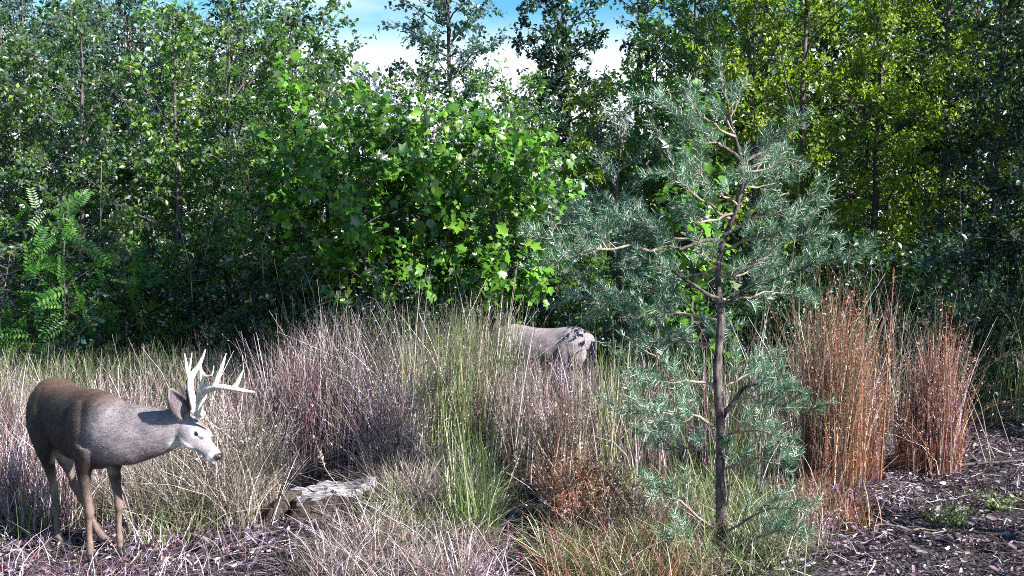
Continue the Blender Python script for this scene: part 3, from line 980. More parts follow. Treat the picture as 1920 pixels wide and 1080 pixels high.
right = [Z(800, 1120, 1500, 7.0, 8.8, .45, 1.05, 'grass_green', 26, .08, lean=.09, bend=.15),
         Z(700, 1120, 1500, 7.0, 8.6, .4, .9, 'grass_plum', 40, lean=.1, bend=.2),
         Z(300, 1500, 1960, 9.4, 10.2, .8, 1.6, 'grass_green', 18, .07, lean=.1, bend=.2),
         Z(300, 1400, 1800, 8.6, 9.8, .7, 1.4, 'grass_pale', 30, .07, lean=.1, bend=.2)]
tag(grass_obj('shade_grass', right, 'stuff'), 'green and straw grass behind the near pine and the rusty clumps', 'grass')
front = [Z(2000, 340, 500, 6.2, 7.3, .22, .62, 'grass_pale', 16, .09, lean=.30, bend=.5),
         Z(1100, 215, 360, 6.4, 7.4, .2, .55, 'grass_pale', 14, .09, lean=.25, bend=.5),
         Z(1400, -60, 140, 6.2, 7.4, .2, .6, 'grass_plum', 30, .09, lean=.2, bend=.4),
         Z(700, -60, 400, 6.0, 7.2, .12, .4, 'grass_green', 30, .08, lean=.25, bend=.5),
         Z(1600, 590, 850, 5.9, 6.5, .10, .30, 'grass_pale', 20, .09, lean=.5, bend=.8),
         Z(2800, 700, 900, 6.4, 7.2, .18, .48, 'grass_pale', 34, .09, lean=.35, bend=.6),
         Z(1400, 600, 860, 5.9, 7.0, .10, .34, 'grass_plum', 34, .09, lean=.45, bend=.7),
         Z(1300, 640, 960, 5.9, 7.0, .12, .36, 'grass_green', 34, .08, lean=.35, bend=.6),
         Z(1800, 1180, 1500, 5.7, 7.0, .10, .34, 'grass_green', 40, .08, lean=.35, bend=.6),
         Z(1000, 1180, 1560, 5.7, 7.0, .10, .32, 'grass_pale', 34, .08, lean=.4, bend=.6),
         Z(650, -60, 470, 5.25, 6.2, .06, .24, 'grass_plum', 26, .07, lean=.5, bend=.8),
         Z(1500, 560, 900, 5.2, 6.0, .08, .30, 'grass_pale', 30, .08, lean=.5, bend=.8),
         Z(1400, 560, 930, 5.2, 6.1, .08, .28, 'grass_plum', 40, .08, lean=.5, bend=.8),
         Z(1200, 1010, 1500, 5.2, 6.0, .08, .30, 'grass_pale', 26, .08, lean=.45, bend=.8),
         Z(1500, 1010, 1480, 5.2, 6.1, .08, .28, 'grass_green', 40, .08, lean=.45, bend=.8),
         Z(900, 1010, 1300, 5.2, 6.1, .08, .34, 'grass_rust', 30, .08, lean=.4, bend=.7),
         Z(500, 1500, 1620, 6.2, 7.0, .12, .34, 'grass_rust', 12, .08, lean=.3, bend=.5)]
tag(grass_obj('short_grass', front, 'stuff'), 'short curling grass on the near ground between the tufts', 'grass')


def clump(name, px, Y, rad, n, h0, h1, mat, label, cat='grass clump', group=None, mix=None, lean=.055, bend=.13, spike=(22, .022, .004, .12, .9), yr=None, width=.006):
    x0 = X(px, Y)
    z = float(ground_z(x0, Y))
    o = empty(name, (x0, Y, z), label, cat, group)
    def mk(n, mat, h0, h1, spike):
        r = np.sqrt(rng.uniform(0, 1, n)); a = rng.uniform(0, 6.283, n)
        x = x0 + r * np.cos(a) * rad; y = Y + r * np.sin(a) * (yr or rad)
        return (x, y, hts(n, h0, h1) * (1.12 - 0.25 * r), mat, dict(lean=lean, bend=bend, spike=spike, width=width))
    ns = int(n * .75)
    st = grass_obj('stems', [mk(ns, mat, h0, h1, spike)] + ([mk(n // 2, mix, h0, h1 * .97, (8, .02, .003, .3, .8))] if mix else []), 'stuff', o, (x0, Y, z))
    bl = grass_obj('blades', [(*mk(n // 2, mat, h0 * .3, h0 * .8, None)[:4], dict(lean=.25, bend=.6))], 'stuff', o, (x0, Y, z))
    return o


GR = 'rusty grass clumps on the right'
clump('grass_clump', 1572, 7.5, .23, 520, .85, 1.5, 'grass_rust', 'tall rusty orange grass clump right of the near pine', group=GR, mix='grass_pale')
clump('grass_clump', 1625, 7.7, .16, 240, .6, 1.0, 'grass_rust', 'smaller pinkish rusty clump leaning on the tall rusty one', group=GR, mix='grass_plum')
clump('grass_clump', 1768, 7.9, .18, 420, .65, 1.15, 'grass_rust', 'dense rusty grass clump standing apart by the bare litter', group=GR, mix='grass_plum')
clump('grass_clump', 1716, 7.9, .11, 140, .40, .66, 'grass_rust', 'low thin rusty clump between the two dense ones', group=GR, mix='grass_plum')
GF = 'grass tufts on the near ground'
clump('grass_clump', 1095, 6.25, .20, 520, .22, .50, 'grass_rust', 'reddish tuft in front of the half hidden deer', group=GF, mix='grass_pale', lean=.22, bend=.3)
clump('grass_clump', 1170, 6.15, .17, 380, .15, .38, 'grass_pale', 'pale curly tuft left of the pine foot', group=GF, mix='grass_rust', lean=.3, bend=.5)
clump('grass_clump', 880, 6.1, .14, 190, .45, .80, 'grass_green', 'dark green rushy tuft left of the bare patch of ground', group=GF, lean=.12, bend=.15, spike=(2, .02, .002, .6, .4))
clump('grass_clump', 1060, 6.9, .16, 160, .5, .85, 'grass_pale', 'open tuft of pale thick stalks behind the reddish tuft', group=GF, mix='grass_rust', lean=.12, bend=.2, width=.007)
clump('grass_clump', 450, 6.8, .20, 520, .35, .78, 'grass_pale', 'bright straw tuft in front of the nose of the antlered deer', group=GF, lean=.16, bend=.3)
clump('grass_clump', 735, 7.0, .2, 420, .5, .95, 'grass_plum', 'magenta tinged tuft behind the bleached stump', group=GF, mix='grass_pale', lean=.12, bend=.2)


clump('weed_tuft', 1795, 6.45, .10, 60, .10, .24, 'grass_green', 'small green weed on the litter below the dense rusty clump', 'weed', None, lean=.5, bend=.6, spike=(10, .03, .006, .2, 1.2))
clump('weed_tuft', 1530, 6.2, .12, 90, .12, .34, 'grass_plum', 'pinkish dry weed between the near pine and the litter', 'weed', None, lean=.3, bend=.4, spike=(8, .02, .004, .2, 1))
clump('weed_tuft', 1895, 6.9, .07, 40, .06, .16, 'grass_green', 'tiny yellow green weed on the litter at the right edge', 'weed', None, lean=.5, bend=.6, spike=(8, .03, .008, .2, 1.2))

# single stalks that stand out
def stalk(pts, r, mat, label, heads=True, group='single grass stalks'):
    base = pts[0].copy()
    k = 12
    s0 = np.linspace(0, 1, len(pts)); s = np.linspace(0, 1, k)
    c = np.stack([np.interp(s, s0, np.array(pts)[:, i]) for i in range(3)], -1)
    c[1:-1] = (c[:-2] + 2 * c[1:-1] + c[2:]) / 4
    o = empty('grass_stalk', base, label, 'grass stalk', group)
    g = Geo(); g.tubes(c, np.linspace(r, r * .35, k), 5, .08)
    link('stem', g.mesh('stem', M[mat], True, base), o)
    if heads:
        V, F = spikelets(c[None], 70, .028, .005, .55, .5)
        link('seed_head', nmesh('seed_head', V - base, F, M[mat]), o)['kind'] = 'stuff'


def SP(px0, py0, px1, py1, Y, lab, mat='grass_pale', r=.004, heads=True, bow=0.0, base_drop=True):
    a, b = P(px0, py0, Y), P(px1, py1, Y)
    a[2] = float(ground_z(a[0], a[1]))
    m = (a + b) / 2 + np.array([bow, 0, abs(bow) * .5])
    stalk([a, m, b], r, mat, lab, heads)


SP(1650, 905, 1676, 505, 7.5, 'tall orange seed stalk rising above the rusty clumps', 'grass_rust', .009)
SP(1865, 860, 1800, 700, 8.2, 'long pale stalk leaning left beside the dense rusty clump', r=.006, heads=False)
SP(1858, 858, 1790, 655, 8.1, 'long bowed pale stalk leaning left behind another leaning stalk', r=.005, heads=False, bow=.06)
SP(1850, 862, 1812, 745, 8.0, 'shorter pale stalk leaning left beside the dense rusty clump', r=.006, heads=False)
SP(1895, 840, 1862, 740, 8.6, 'short straight stalk against the dark shade near the right edge', r=.005, heads=False)
SP(1750, 915, 1738, 850, 7.6, 'thin upright stalk in the litter below the dense rusty clump', r=.004, heads=False)
SP(690, 1000, 590, 822, 6.6, 'bent pale stalk arching left above the bleached stump', r=.004, bow=-.10)
SP(560, 990, 500, 830, 6.5, 'purple stalk leaning left of the bleached stump', 'grass_plum', .003, False, bow=-.04)
SP(925, 985, 985, 822, 6.4, 'thick pale stalk leaning right beside the rushy tuft', r=.006)
SP(1000, 985, 965, 850, 6.5, 'thick pale stalk leaning left behind the bare patch', r=.005)
SP(870, 990, 860, 835, 6.3, 'upright pale stalk in the rushy tuft', r=.004, heads=False)
SP(805, 1010, 790, 740, 6.6, 'dark upright stalk right of the bleached stump', 'grass_plum', .003, False)
SP(1010, 900, 1012, 690, 7.3, 'tall thick pale stalk in front of the half hidden deer', r=.005)

# ------------------------------------------------------------------ ground litter
n = 150000
lx, ly = zone(n, -150, 2080, 5.3, 10.5)
dens = np.where((lx > 2.0) | (ly < 7.2), 1.0, 0.35) * (0.55 + 0.45 * np.sin(lx * 5 + 2 * np.sin(ly * 4)) * np.sin(ly * 6.3 + lx))
k_ = rng.uniform(size=n) < dens
lx, ly = lx[k_], ly[k_]
n = len(lx)
pos = np.stack([lx, ly, ground_z(lx, ly) + rng.uniform(-.004, .045, n)], -1)
ax = norm(np.stack([rng.normal(size=n), rng.normal(size=n), rng.normal(size=n) * .3], -1))
nr = norm(rng.normal(size=(n, 3)) * .9 + [0.2, -0.3, .6])
Rm = frames(ax, nr)
S = rng.uniform(.008, .042, n) * rng.choice([.7, 1, 1.25], size=n)
h_ = int(n * .7)
sc3 = np.stack([S * rng.uniform(.3, .9, n), S, S], -1)
V1 = stamp(CURL_V, Rm[:h_], pos[:h_], sc3[:h_])
F1 = stampF(CURL_F, h_, len(CURL_V))
lit = nmesh('leaf_litter', V1, F1, M['litter'], smooth=False)
tag(link('leaf_litter', lit), 'dry curled leaves and chips covering the bare ground', 'leaf litter', kind='stuff')
m_ = n - h_
ln3 = np.stack([np.full(m_, .006), rng.uniform(.05, .22, m_), np.full(m_, .02)], -1)
V2 = stamp(LEAF_V, Rm[h_:], pos[h_:] + [0, 0, .01], ln3)
tag(link('twig_litter', nmesh('twig_litter', V2, stampF(LEAF_F, m_, 4), M['litter'])), 'small dry straws and twigs strewn over the ground', 'twig litter', kind='stuff')
curl_me = nmesh('fallen_leaf', CURL_V * [.95, 1, 1.7], CURL_F, M['litter'], smooth=True)
fx, fy = zone(150, 1500, 1960, 5.9, 7.8)
fx2, fy2 = zone(90, 0, 1100, 5.8, 6.6)
for x, y in zip(np.concatenate([fx, fx2]), np.concatenate([fy, fy2])):
    a = norm(np.array([rng.normal(), rng.normal(), rng.normal() * .25]))
    place_leaf(ground, curl_me, (x, y, float(ground_z(x, y)) + .022), frames(a[None], norm(rng.normal(size=3) * .6 + [0, 0, 1])[None])[0], rng.uniform(.035, .065), 'fallen_leaf')


def stick(px0, Y0, px1, Y1, r, label, mat='twig', lift=.03):
    a = np.array([X(px0, Y0), Y0, 0.]); b = np.array([X(px1, Y1), Y1, 0.])
    k = 8
    s = np.linspace(0, 1, k)[:, None]
    c = a + (b - a) * s
    c[:, 2] = ground_z(c[:, 0], c[:, 1]) + lift
    c[1:-1] += rng.normal(size=(k - 2, 3)) * [.012, .012, .006]
    g = Geo(); g.tubes(c, np.linspace(r, r * .5, k), 6, .08)
    tag(link('fallen_stick', g.mesh('fallen_stick', M[mat], True, a), loc=tuple(a)), label, 'stick', 'sticks lying on the ground')


stick(1860, 7.0, 1925, 6.8, .012, 'pale short stick on the litter at the right edge', 'dead_wood')
stick(1800, 7.9, 1960, 8.1, .014, 'long dark stick at the back of the litter on the right', 'bark')
stick(1640, 6.4, 1790, 6.25, .008, 'thin stick across the litter below the rusty clumps')
stick(1750, 6.9, 1830, 7.15, .007, 'thin pale stick in the middle of the right litter', 'dead_wood')
stick(430, 5.9, 560, 6.0, .009, 'stick on the dark ground left of the bleached stump')
stick(1420, 6.3, 1350, 6.6, .008, 'stick lying behind the foot of the near pine', 'dead_wood')
stick(1880, 7.5, 1790, 7.7, .009, 'grey stick behind the pale stalk bases', 'dead_wood')
stick(620, 5.75, 760, 5.9, .008, 'stick half covered by short grass in front of the stump')

for px0, px1, y1, Y_, lab in [(60, 20, 470, 10.0, 'bare grey stem leaning left in the shade left of the feathery shrubs'), (385, 330, 400, 10.2, 'bare stem above the antlers, leaning left'),
                              (470, 520, 380, 10.4, 'bare stem leaning right beside the broad leaved saplings'), (640, 560, 480, 9.9, 'bare pinkish stem arching left below the broad leaved saplings'),
                              (300, 420, 330, 10.6, 'bare stem slanting right inside the left thicket'), (180, 190, 300, 10.8, 'upright bare stem behind the tall feathery shrub'),
                              (1660, 1640, 420, 10.6, 'upright bare stem in the shade above the orange seed stalk'), (1840, 1800, 350, 10.8, 'bare stem in the shade of the right thicket'),
                              (1480, 1500, 300, 11.0, 'bare stem right of the near pine crown')]:
    a = np.array([X(px0, Y_), Y_, 0.0]); b = P(px1, y1, Y_ + .1)
    m1 = a * .6 + b * .4 + rng.normal(size=3) * .04; m2 = a * .25 + b * .75 + rng.normal(size=3) * .05
    st_o = empty('bare_stem', a, lab, 'stem', 'bare stems in the thicket')
    g = Geo(); g.tubes(np.array([a, m1, m2, b]), np.array([.011, .009, .006, .002]), 6, .06)
    link('stem', g.mesh('stem', M['twig'], True, a), st_o)
    for q_ in range(7):
        t = rng.uniform(.35, .95); q0 = a * (1 - t) + b * t
        q0 = np.array([np.interp(t, [0, .4, .75, 1], [v[c] for v in (a, m1, m2, b)]) for c in range(3)])
        d = norm(rng.normal(size=3) * [1, .5, .4] + [0, 0, .6]) * rng.uniform(.12, .4)
        g = Geo(); g.tubes(np.array([q0, q0 + d * .5 + rng.normal(size=3) * .015, q0 + d]), np.array([.004, .003, .001]), 4)
        link('twig', g.mesh('twig', M['twig'], True, a), st_o)

# ------------------------------------------------------------------ stump
sx, sy = X(612, 6.6), 6.6
stump = empty('tree_stump', (sx, sy, float(ground_z(sx, sy)) - .03), 'bleached broken stump with a dark left side among curling grass', 'stump')
na, nz_ = 40, 9
th = np.linspace(0, 2 * math.pi, na, endpoint=False)
prof_r = 1 + .10 * np.sin(3 * th + 1) + .07 * np.sin(5 * th) + .04 * np.sin(11 * th + 2)
top_h = .225 + .035 * np.cos(th) + .012 * np.sin(4 * th + 1) + .005 * rng.normal(size=na)
V, F4 = [], []
for j in range(nz_):
    t = j / (nz_ - 1)
    fl = 1.0 + .32 * (1 - t) ** 2.2 + (.012 * rng.normal(size=na))
    lean_ = -.03 * (1 - t)
    V.append(np.stack([np.cos(th) * .265 * prof_r * fl + lean_, np.sin(th) * .14 * prof_r * fl, t * top_h], -1))
V = np.concatenate(V)
for j in range(nz_ - 1):
    i = np.arange(na)
    F4.append(np.stack([j * na + i, j * na + (i + 1) % na, (j + 1) * na + (i + 1) % na, (j + 1) * na + i], -1))
link('bark', nmesh('bark', V, np.concatenate(F4), M['stump_bark'], smooth=True), stump)
for ra, rb_, nm in (((-.24, -.03, .17), (-.40, -.12, -.02), 'root'), ((.2, -.08, .10), (.36, -.20, -.02), 'root')):
    a_, b_ = np.array(ra), np.array(rb_)
    c_ = np.array([a_ + [.06, .02, .0], a_, a_ * .5 + b_ * .5 + [-.01, 0, .03], b_, b_ + (b_ - a_) * .3 - [0, 0, .05]])
    g = Geo(); g.tubes(c_, np.array([.06, .062, .05, .036, .02]), 10, .08)
    link(nm, g.mesh(nm, M['stump_bark'], True), stump)
V = []
rs = [1.02, 1.0, .86, .70, .5, .25, .02]
dz = [-.03, .012, .014, -.02, -.05, -.06, -.06]
for r_, d_ in zip(rs, dz):
    V.append(np.stack([np.cos(th) * .265 * prof_r * r_, np.sin(th) * .14 * prof_r * r_, top_h * (r_ > .6) + .215 * (r_ <= .6) + d_ + .005 * rng.normal(size=na) + .018 * math.sin(9 * r_) * np.sin(3 * th)], -1))
F4 = []
for j in range(len(rs) - 1):
    i = np.arange(na)
    F4.append(np.stack([j * na + i, j * na + (i + 1) % na, (j + 1) * na + (i + 1) % na, (j + 1) * na + i], -1))
link('broken_top', nmesh('broken_top', np.concatenate(V), np.concatenate(F4), M['dead_wood'], smooth=False), stump)
# ------------------------------------------------------------------ deer
def coat_mat():
    m, N, L = new_mat('deer_coat')
    out = N.new('ShaderNodeOutputMaterial')
    at = N.new('ShaderNodeAttribute'); at.attribute_name = 'coat'
    tcn = N.new('ShaderNodeTexCoord')
    nz = N.new('ShaderNodeTexNoise'); nz.inputs['Scale'].default_value = 14; nz.inputs['Detail'].default_value = 7; nz.inputs['Roughness'].default_value = 0.7
    L.new(tcn.outputs['Object'], nz.inputs['Vector'])
    n2 = N.new('ShaderNodeTexNoise'); n2.inputs['Scale'].default_value = 220; n2.inputs['Detail'].default_value = 3
    L.new(tcn.outputs['Object'], n2.inputs['Vector'])
    mr = N.new('ShaderNodeMapRange'); mr.inputs['From Min'].default_value, mr.inputs['From Max'].default_value = .3, .7
    mr.inputs['To Min'].default_value, mr.inputs['To Max'].default_value = .70, 1.25
    L.new(nz.outputs['Fac'], mr.inputs['Value'])
    hs = N.new('ShaderNodeHueSaturation')
    L.new(mr.outputs['Result'], hs.inputs['Value']); L.new(at.outputs['Color'], hs.inputs['Color'])
    b = N.new('ShaderNodeBump'); b.inputs['Strength'].default_value = .5; b.inputs['Distance'].default_value = .004
    L.new(n2.outputs['Fac'], b.inputs['Height'])
    p = N.new('ShaderNodeBsdfPrincipled'); p.inputs['Roughness'].default_value = .75; p.inputs['Specular IOR Level'].default_value = .3
    p.inputs['Sheen Roughness'].default_value = .5
    L.new(hs.outputs['Color'], p.inputs['Base Color']); L.new(b.outputs['Normal'], p.inputs['Normal'])
    L.new(p.outputs['BSDF'], out.inputs['Surface'])
    return m


M['coat'] = coat_mat()
M['antler'] = wood_mat('antler_bone', (0.45, 0.37, 0.28), (0.86, 0.82, 0.74), 60, .8, (1, 1, .3), .5)
M['eye'] = plain_mat('dark_eye', (.012, .009, .007), .08, .9)
M['nose'] = plain_mat('dark_nose', (.02, .018, .018), .35, .6)
M['hoof'] = plain_mat('dark_hoof', (.03, .025, .022), .45, .5)
M['inner_ear'] = plain_mat('inner_ear', (.30, .22, .21), .8, .2)


def loft(geo, cs, side, w, h, sides=20, flat=0.0):
    """Elliptical rings: cs (k,3) centres, side (k,3) lateral directions, w lateral and h vertical half sizes."""
    cs = np.asarray(cs, float); k = len(cs)
    s0 = np.linspace(0, 1, k); kk = max(k * 4, 8); s1 = np.linspace(0, 1, kk)

    def cat(a):
        a = np.asarray(a, float)
        if a.ndim == 1:
            a = a[:, None]
        m = np.gradient(a, axis=0)
        i = np.minimum((s1 * (k - 1)).astype(int), k - 2)
        f = (s1 * (k - 1) - i)[:, None]
        return ((2 * f**3 - 3 * f**2 + 1) * a[i] + (f**3 - 2 * f**2 + f) * m[i] + (-2 * f**3 + 3 * f**2) * a[i + 1] + (f**3 - f**2) * m[i + 1])
    c, sd, ww, hh = cat(cs), cat(side), np.abs(cat(w)), np.abs(cat(h))
    t = norm(np.gradient(c, axis=0))
    sd = sd - (sd * t).sum(1, keepdims=True) * t
    sd = norm(sd)
    up = np.cross(t, sd)
    th = np.linspace(0, 2 * math.pi, sides, endpoint=False)
    ring = c[:, None] + (np.cos(th)[None, :, None] * sd[:, None] * ww[:, None]) + (np.sin(th)[None, :, None] * up[:, None] * hh[:, None])
    V = ring.reshape(-1, 3)
    F = []
    for j in range(kk - 1):
        i = np.arange(sides)
        F.append(np.stack([j * sides + i, j * sides + (i + 1) % sides, (j + 1) * sides + (i + 1) % sides, (j + 1) * sides + i], -1))
    V = np.concatenate([V, c[:1], c[-1:]])
    n = kk * sides
    i = np.arange(sides)
    caps = np.concatenate([np.stack([(i + 1) % sides, i, np.full(sides, n)], -1),
                           np.stack([(kk - 1) * sides + i, (kk - 1) * sides + (i + 1) % sides, np.full(sides, n + 1)], -1)])
    geo.add(V, F3=caps, F4=np.concatenate(F))


def ellipsoid(geo, c, ax, nseg=16):
    """ax: 3x3 rows = semi-axis vectors."""
    u = np.linspace(0, math.pi, nseg // 2 + 1)[1:-1]
    v = np.linspace(0, 2 * math.pi, nseg, endpoint=False)
    pts = [np.array([0, 0, 1.])] + [np.array([math.sin(a) * math.cos(b), math.sin(a) * math.sin(b), math.cos(a)]) for a in u for b in v] + [np.array([0, 0, -1.])]
    V = np.array(pts) @ np.asarray(ax, float) + np.asarray(c)
    F3, F4 = [], []
    for i in range(nseg):
        F3.append([0, 1 + i, 1 + (i + 1) % nseg])
        e = 1 + (len(u) - 1) * nseg
        F3.append([len(V) - 1, e + (i + 1) % nseg, e + i])
    for j in range(len(u) - 1):
        for i in range(nseg):
            a = 1 + j * nseg
            F4.append([a + i, a + nseg + i, a + nseg + (i + 1) % nseg, a + (i + 1) % nseg])
    geo.add(V, F3=F3, F4=F4)


def remesh(geo, voxel, name, smooth_it=6):
    V = np.concatenate(geo.V)
    me = nmesh('tmp', V, [np.concatenate(geo.F4), np.concatenate(geo.F3)], M['coat'])
    o = bpy.data.objects.new('tmp', me)
    C.objects.link(o)
    r = o.modifiers.new('r', 'REMESH'); r.mode = 'VOXEL'; r.voxel_size = voxel; r.adaptivity = 0
    s = o.modifiers.new('s', 'SMOOTH'); s.factor = 0.5; s.iterations = smooth_it
    bpy.context.view_layer.update()
    ev = o.evaluated_get(bpy.context.evaluated_depsgraph_get())
    out = bpy.data.meshes.new_from_object(ev)
    bpy.data.objects.remove(o)
    out.name = name
    out.materials.clear(); out.materials.append(M['coat'])
    out.polygons.foreach_set('use_smooth', np.ones(len(out.polygons), dtype=bool))
    return out


def smoothstep(x, a, b):
    t = np.clip((x - a) / (b - a), 0, 1)
    return t * t * (3 - 2 * t)


def make_deer(name, label, hip, sho, legs, neck, head, ear_tips, buck, hair, wscale=1.0, tail_dir=None, feet_z=0.0, hz=0.965):
    """hip, sho: ground plane points (x, y) under the hip and shoulder joints.
    legs: four lists of joints; neck: list of (point, halfwidth, halfheight); head: poll, nose tip, lateral axis."""
    root = empty(name, (sho[0], sho[1], 0), label, 'deer', None)
    o0 = np.array(root.location)
    hip2, sho2 = np.array([*hip, 0.]), np.array([*sho, 0.])
    fwd = norm(sho2 - hip2)
    Lb = np.linalg.norm(sho2 - hip2)
    lat = np.array([-fwd[1], fwd[0], 0.])          # the deer's left
    k = Lb / 0.62
    g = Geo()
    st = [(-.225, .80, .035, .05), (-.19, .805, .085, .095), (-.12, .80, .130, .145), (-.03, .795, .150, .170), (.10, .765, .150, .180), (.24, .735, .160, .200),
          (.38, .725, .160, .215), (.50, .730, .150, .225), (.60, .745, .140, .222), (.70, .755, .125, .185), (.78, .755, .095, .135), (.83, .75, .05, .07)]
    cs = np.array([hip2 + fwd * s * k + [0, 0, z * hz / .965] for s, z, w, h in st])
    loft(g, cs, [lat] * len(st), [w * wscale for _, _, w, _ in st], [h for *_, h in st], 28)
    # withers and shoulder masses
    for sg in (1, -1):
        c = hip2 + fwd * .56 * k + lat * sg * .085 + [0, 0, .73]
        ellipsoid(g, c, [fwd * .115 + np.array([0, 0, .03]), lat * .068, np.array([0, 0, .185]) - fwd * .03])
        c = hip2 - fwd * .04 * k + lat * sg * .075 + [0, 0, .735]
        ellipsoid(g, c, [fwd * .150, lat * .085, np.array([0, 0, .195]) + fwd * .02])
    ellipsoid(g, hip2 + fwd * .52 * k + [0, 0, .885], [fwd * .14, lat * .05, np.array([0, 0, .075])])
    # legs
    for pts, rad in legs:
        sides_ = norm(np.cross(norm(np.gradient(np.array(pts), axis=0)), -fwd + 1e-6))
        loft(g, pts, [lat] * len(pts), [r[0] for r in rad], [r[1] for r in rad], 14)
    # neck and head
    nc = [n_[0] for n_ in neck]
    loft(g, nc, [n_[3] for n_ in neck], [n_[1] for n_ in neck], [n_[2] for n_ in neck], 24)
    poll, nose, hlat = head
    hd = norm(nose - poll); hl = np.linalg.norm(nose - poll)
    hup = norm(np.cross(hlat, hd));  hup = hup if hup[2] > 0 else -hup
    hst = [(-.12, -.010, .030, .035), (-.04, -.015, .056, .062), (.10, -.018, .066, .076), (.24, -.018, .070, .080), (.38, -.016, .062, .072), (.50, -.014, .048, .058), (.62, -.014, .038, .048),
           (.76, -.012, .032, .040), (.90, -.010, .031, .036), (.98, -.010, .026, .030), (1.03, -.010, .012, .014)]
    loft(g, [poll + hd * s * hl + hup * z for s, z, w, h in hst], [hlat] * len(hst), [w for _, _, w, _ in hst], [h for *_, h in hst], 20)
    # brow ridges, cheeks, jaw
    for sg in (1, -1):
        ellipsoid(g, poll + hd * .36 * hl + hup * .030 + hlat * sg * .042, [hd * .045, hlat * .022, hup * .022])
        ellipsoid(g, poll + hd * .22 * hl - hup * .045 + hlat * sg * .032, [hd * .075, hlat * .030, hup * .045])
        ellipsoid(g, poll + hd * .93 * hl + hup * .004 + hlat * sg * .016, [hd * .03, hlat * .017, hup * .018])
    ellipsoid(g, poll + hd * .74 * hl - hup * .042, [hd * .085, hlat * .022, hup * .016])
    # ears: thick-rimmed leaf with a hollow facing forward
    ear_info = []
    for (tip, facing, sg) in ear_tips:
        b = poll + hup * .03 + hlat * sg * .045 - hd * .01
        d = norm(tip - b); le = np.linalg.norm(tip - b)
        wd = norm(np.cross(d, facing)); fc = norm(np.cross(wd, d))
        ks = np.linspace(0, 1, 8)
        wid = np.array([.018, .030, .042, .046, .043, .034, .019, .004])
        loft(g, [b + d * le * s - fc * .012 * math.sin(math.pi * s) for s in ks], [wd] * 8, wid, [.016, .015, .012, .010, .009, .008, .007, .004], 14)
        for sr in (1, -1):      # rims curl forward
            loft(g, [b + d * le * s + wd * sr * w_ * .95 + fc * .012 * math.sin(math.pi * s) for s, w_ in zip(ks, wid)], [wd] * 8, [.008] * 7 + [.004], [.012, .014, .014, .013, .011, .009, .008, .004], 8)
        ear_info.append((b, d, le, wd, fc))
    # tail
    td = np.array(tail_dir if tail_dir is not None else [0, 0, -1.]) - fwd * .18
    tb = hip2 - fwd * .205 * k + [0, 0, .84]
    loft(g, [tb, tb + norm(td - fwd * .6) * .05, tb + norm(td) * .13, tb + norm(td) * .21, tb + norm(td) * .26], [lat] * 5, [.03, .034, .036, .026, .006], [.022, .022, .020, .016, .005], 12)
    me = remesh(g, .0062, 'body')
    nv = len(me.vertices)
    co = np.empty(nv * 3, dtype=np.float32); me.vertices.foreach_get('co', co); co = co.reshape(-1, 3).astype(float)
    # muscle relief (folds and hollows of the hide)
    no = np.empty(nv * 3, dtype=np.float32); me.vertices.foreach_get('normal', no); no = no.reshape(-1, 3).astype(float)
    q = co - o0
    rel = (np.sin(q[:, 0] * 31 + 3 * np.sin(q[:, 2] * 9)) * np.sin(q[:, 2] * 23 + q[:, 1] * 17)) * .0022
    body_zone = smoothstep(co[:, 2], .45, .6)
    co = co + no * (rel * body_zone)[:, None]
    # ---- coat colours; the buck's shaded flank and sunlit neck are painted in
    back = np.array([.10, .06, .045]) if buck else np.array([.26, .215, .23])
    flank = np.array([.042, .031, .026]) if buck else np.array([.25, .21, .23])
    belly = np.array([.62, .58, .54])
    neckc = np.array([.25, .212, .225]) if buck else np.array([.24, .20, .22])
    white = np.array([.80, .77, .76])
    dark = np.array([.06, .045, .04])
    col = np.tile(flank, (nv, 1))

    def mixc(c, wgt):
        nonlocal col
        col = col * (1 - wgt[:, None]) + c * wgt[:, None]
    s_ax = ((co - hip2) * fwd).sum(1)
    l_ax = ((co - hip2) * lat).sum(1)
    z = co[:, 2]
    mixc(back, smoothstep(z, .86, .95))
    body_rng = smoothstep(s_ax, -.1, .0) * (1 - smoothstep(s_ax, .55 * k, .65 * k))
    mixc(belly, body_rng * (1 - smoothstep(z, .53, .60)) * (1 - smoothstep(np.abs(l_ax), .06, .11)) * smoothstep(z, .46, .5))
    rump = (1 - smoothstep(s_ax, -.20, -.14)) * (1 - smoothstep(np.abs(l_ax), .05, .09)) * smoothstep(z, .45, .6)
    mixc(white * .7, rump * (.8 if buck else 0))
    # legs: warmer below the knee, pale inner side
    mixc(np.array([.17, .12, .10]), 1 - smoothstep(z, .30, .50))
    inner = (1 - smoothstep(np.abs(l_ax), .04, .075)) * (1 - smoothstep(z, .48, .58)) * smoothstep(z, .25, .4)
    mixc(belly * .7, inner * .5)
    # neck
    nd = np.min(np.stack([np.linalg.norm(co - np.array(c), axis=1) - .8 * n_[2] for c, n_ in zip(nc[2:], neck[2:])]), axis=0)
    mixc(neckc, 1 - smoothstep(nd, -.02, .10))
    # head details
    hs = ((co - poll) * hd).sum(1) / hl; hu = ((co - poll) * hup).sum(1); hv = ((co - poll) * hlat).sum(1)
    onhead = smoothstep(hs, -.12, .05) * (1 - smoothstep(hs, 1.1, 1.2)) * (1 - smoothstep(np.abs(hv), .10, .13)) * (1 - smoothstep(np.abs(hu), .13, .16))
    facec = np.array([.31, .28, .30]) if buck else np.array([.33, .26, .25])
    mixc(facec, onhead)
    mixc(np.array([.20, .15, .13]), onhead * smoothstep(hu, .035, .06) * smoothstep(hs, .05, .2) * .8)
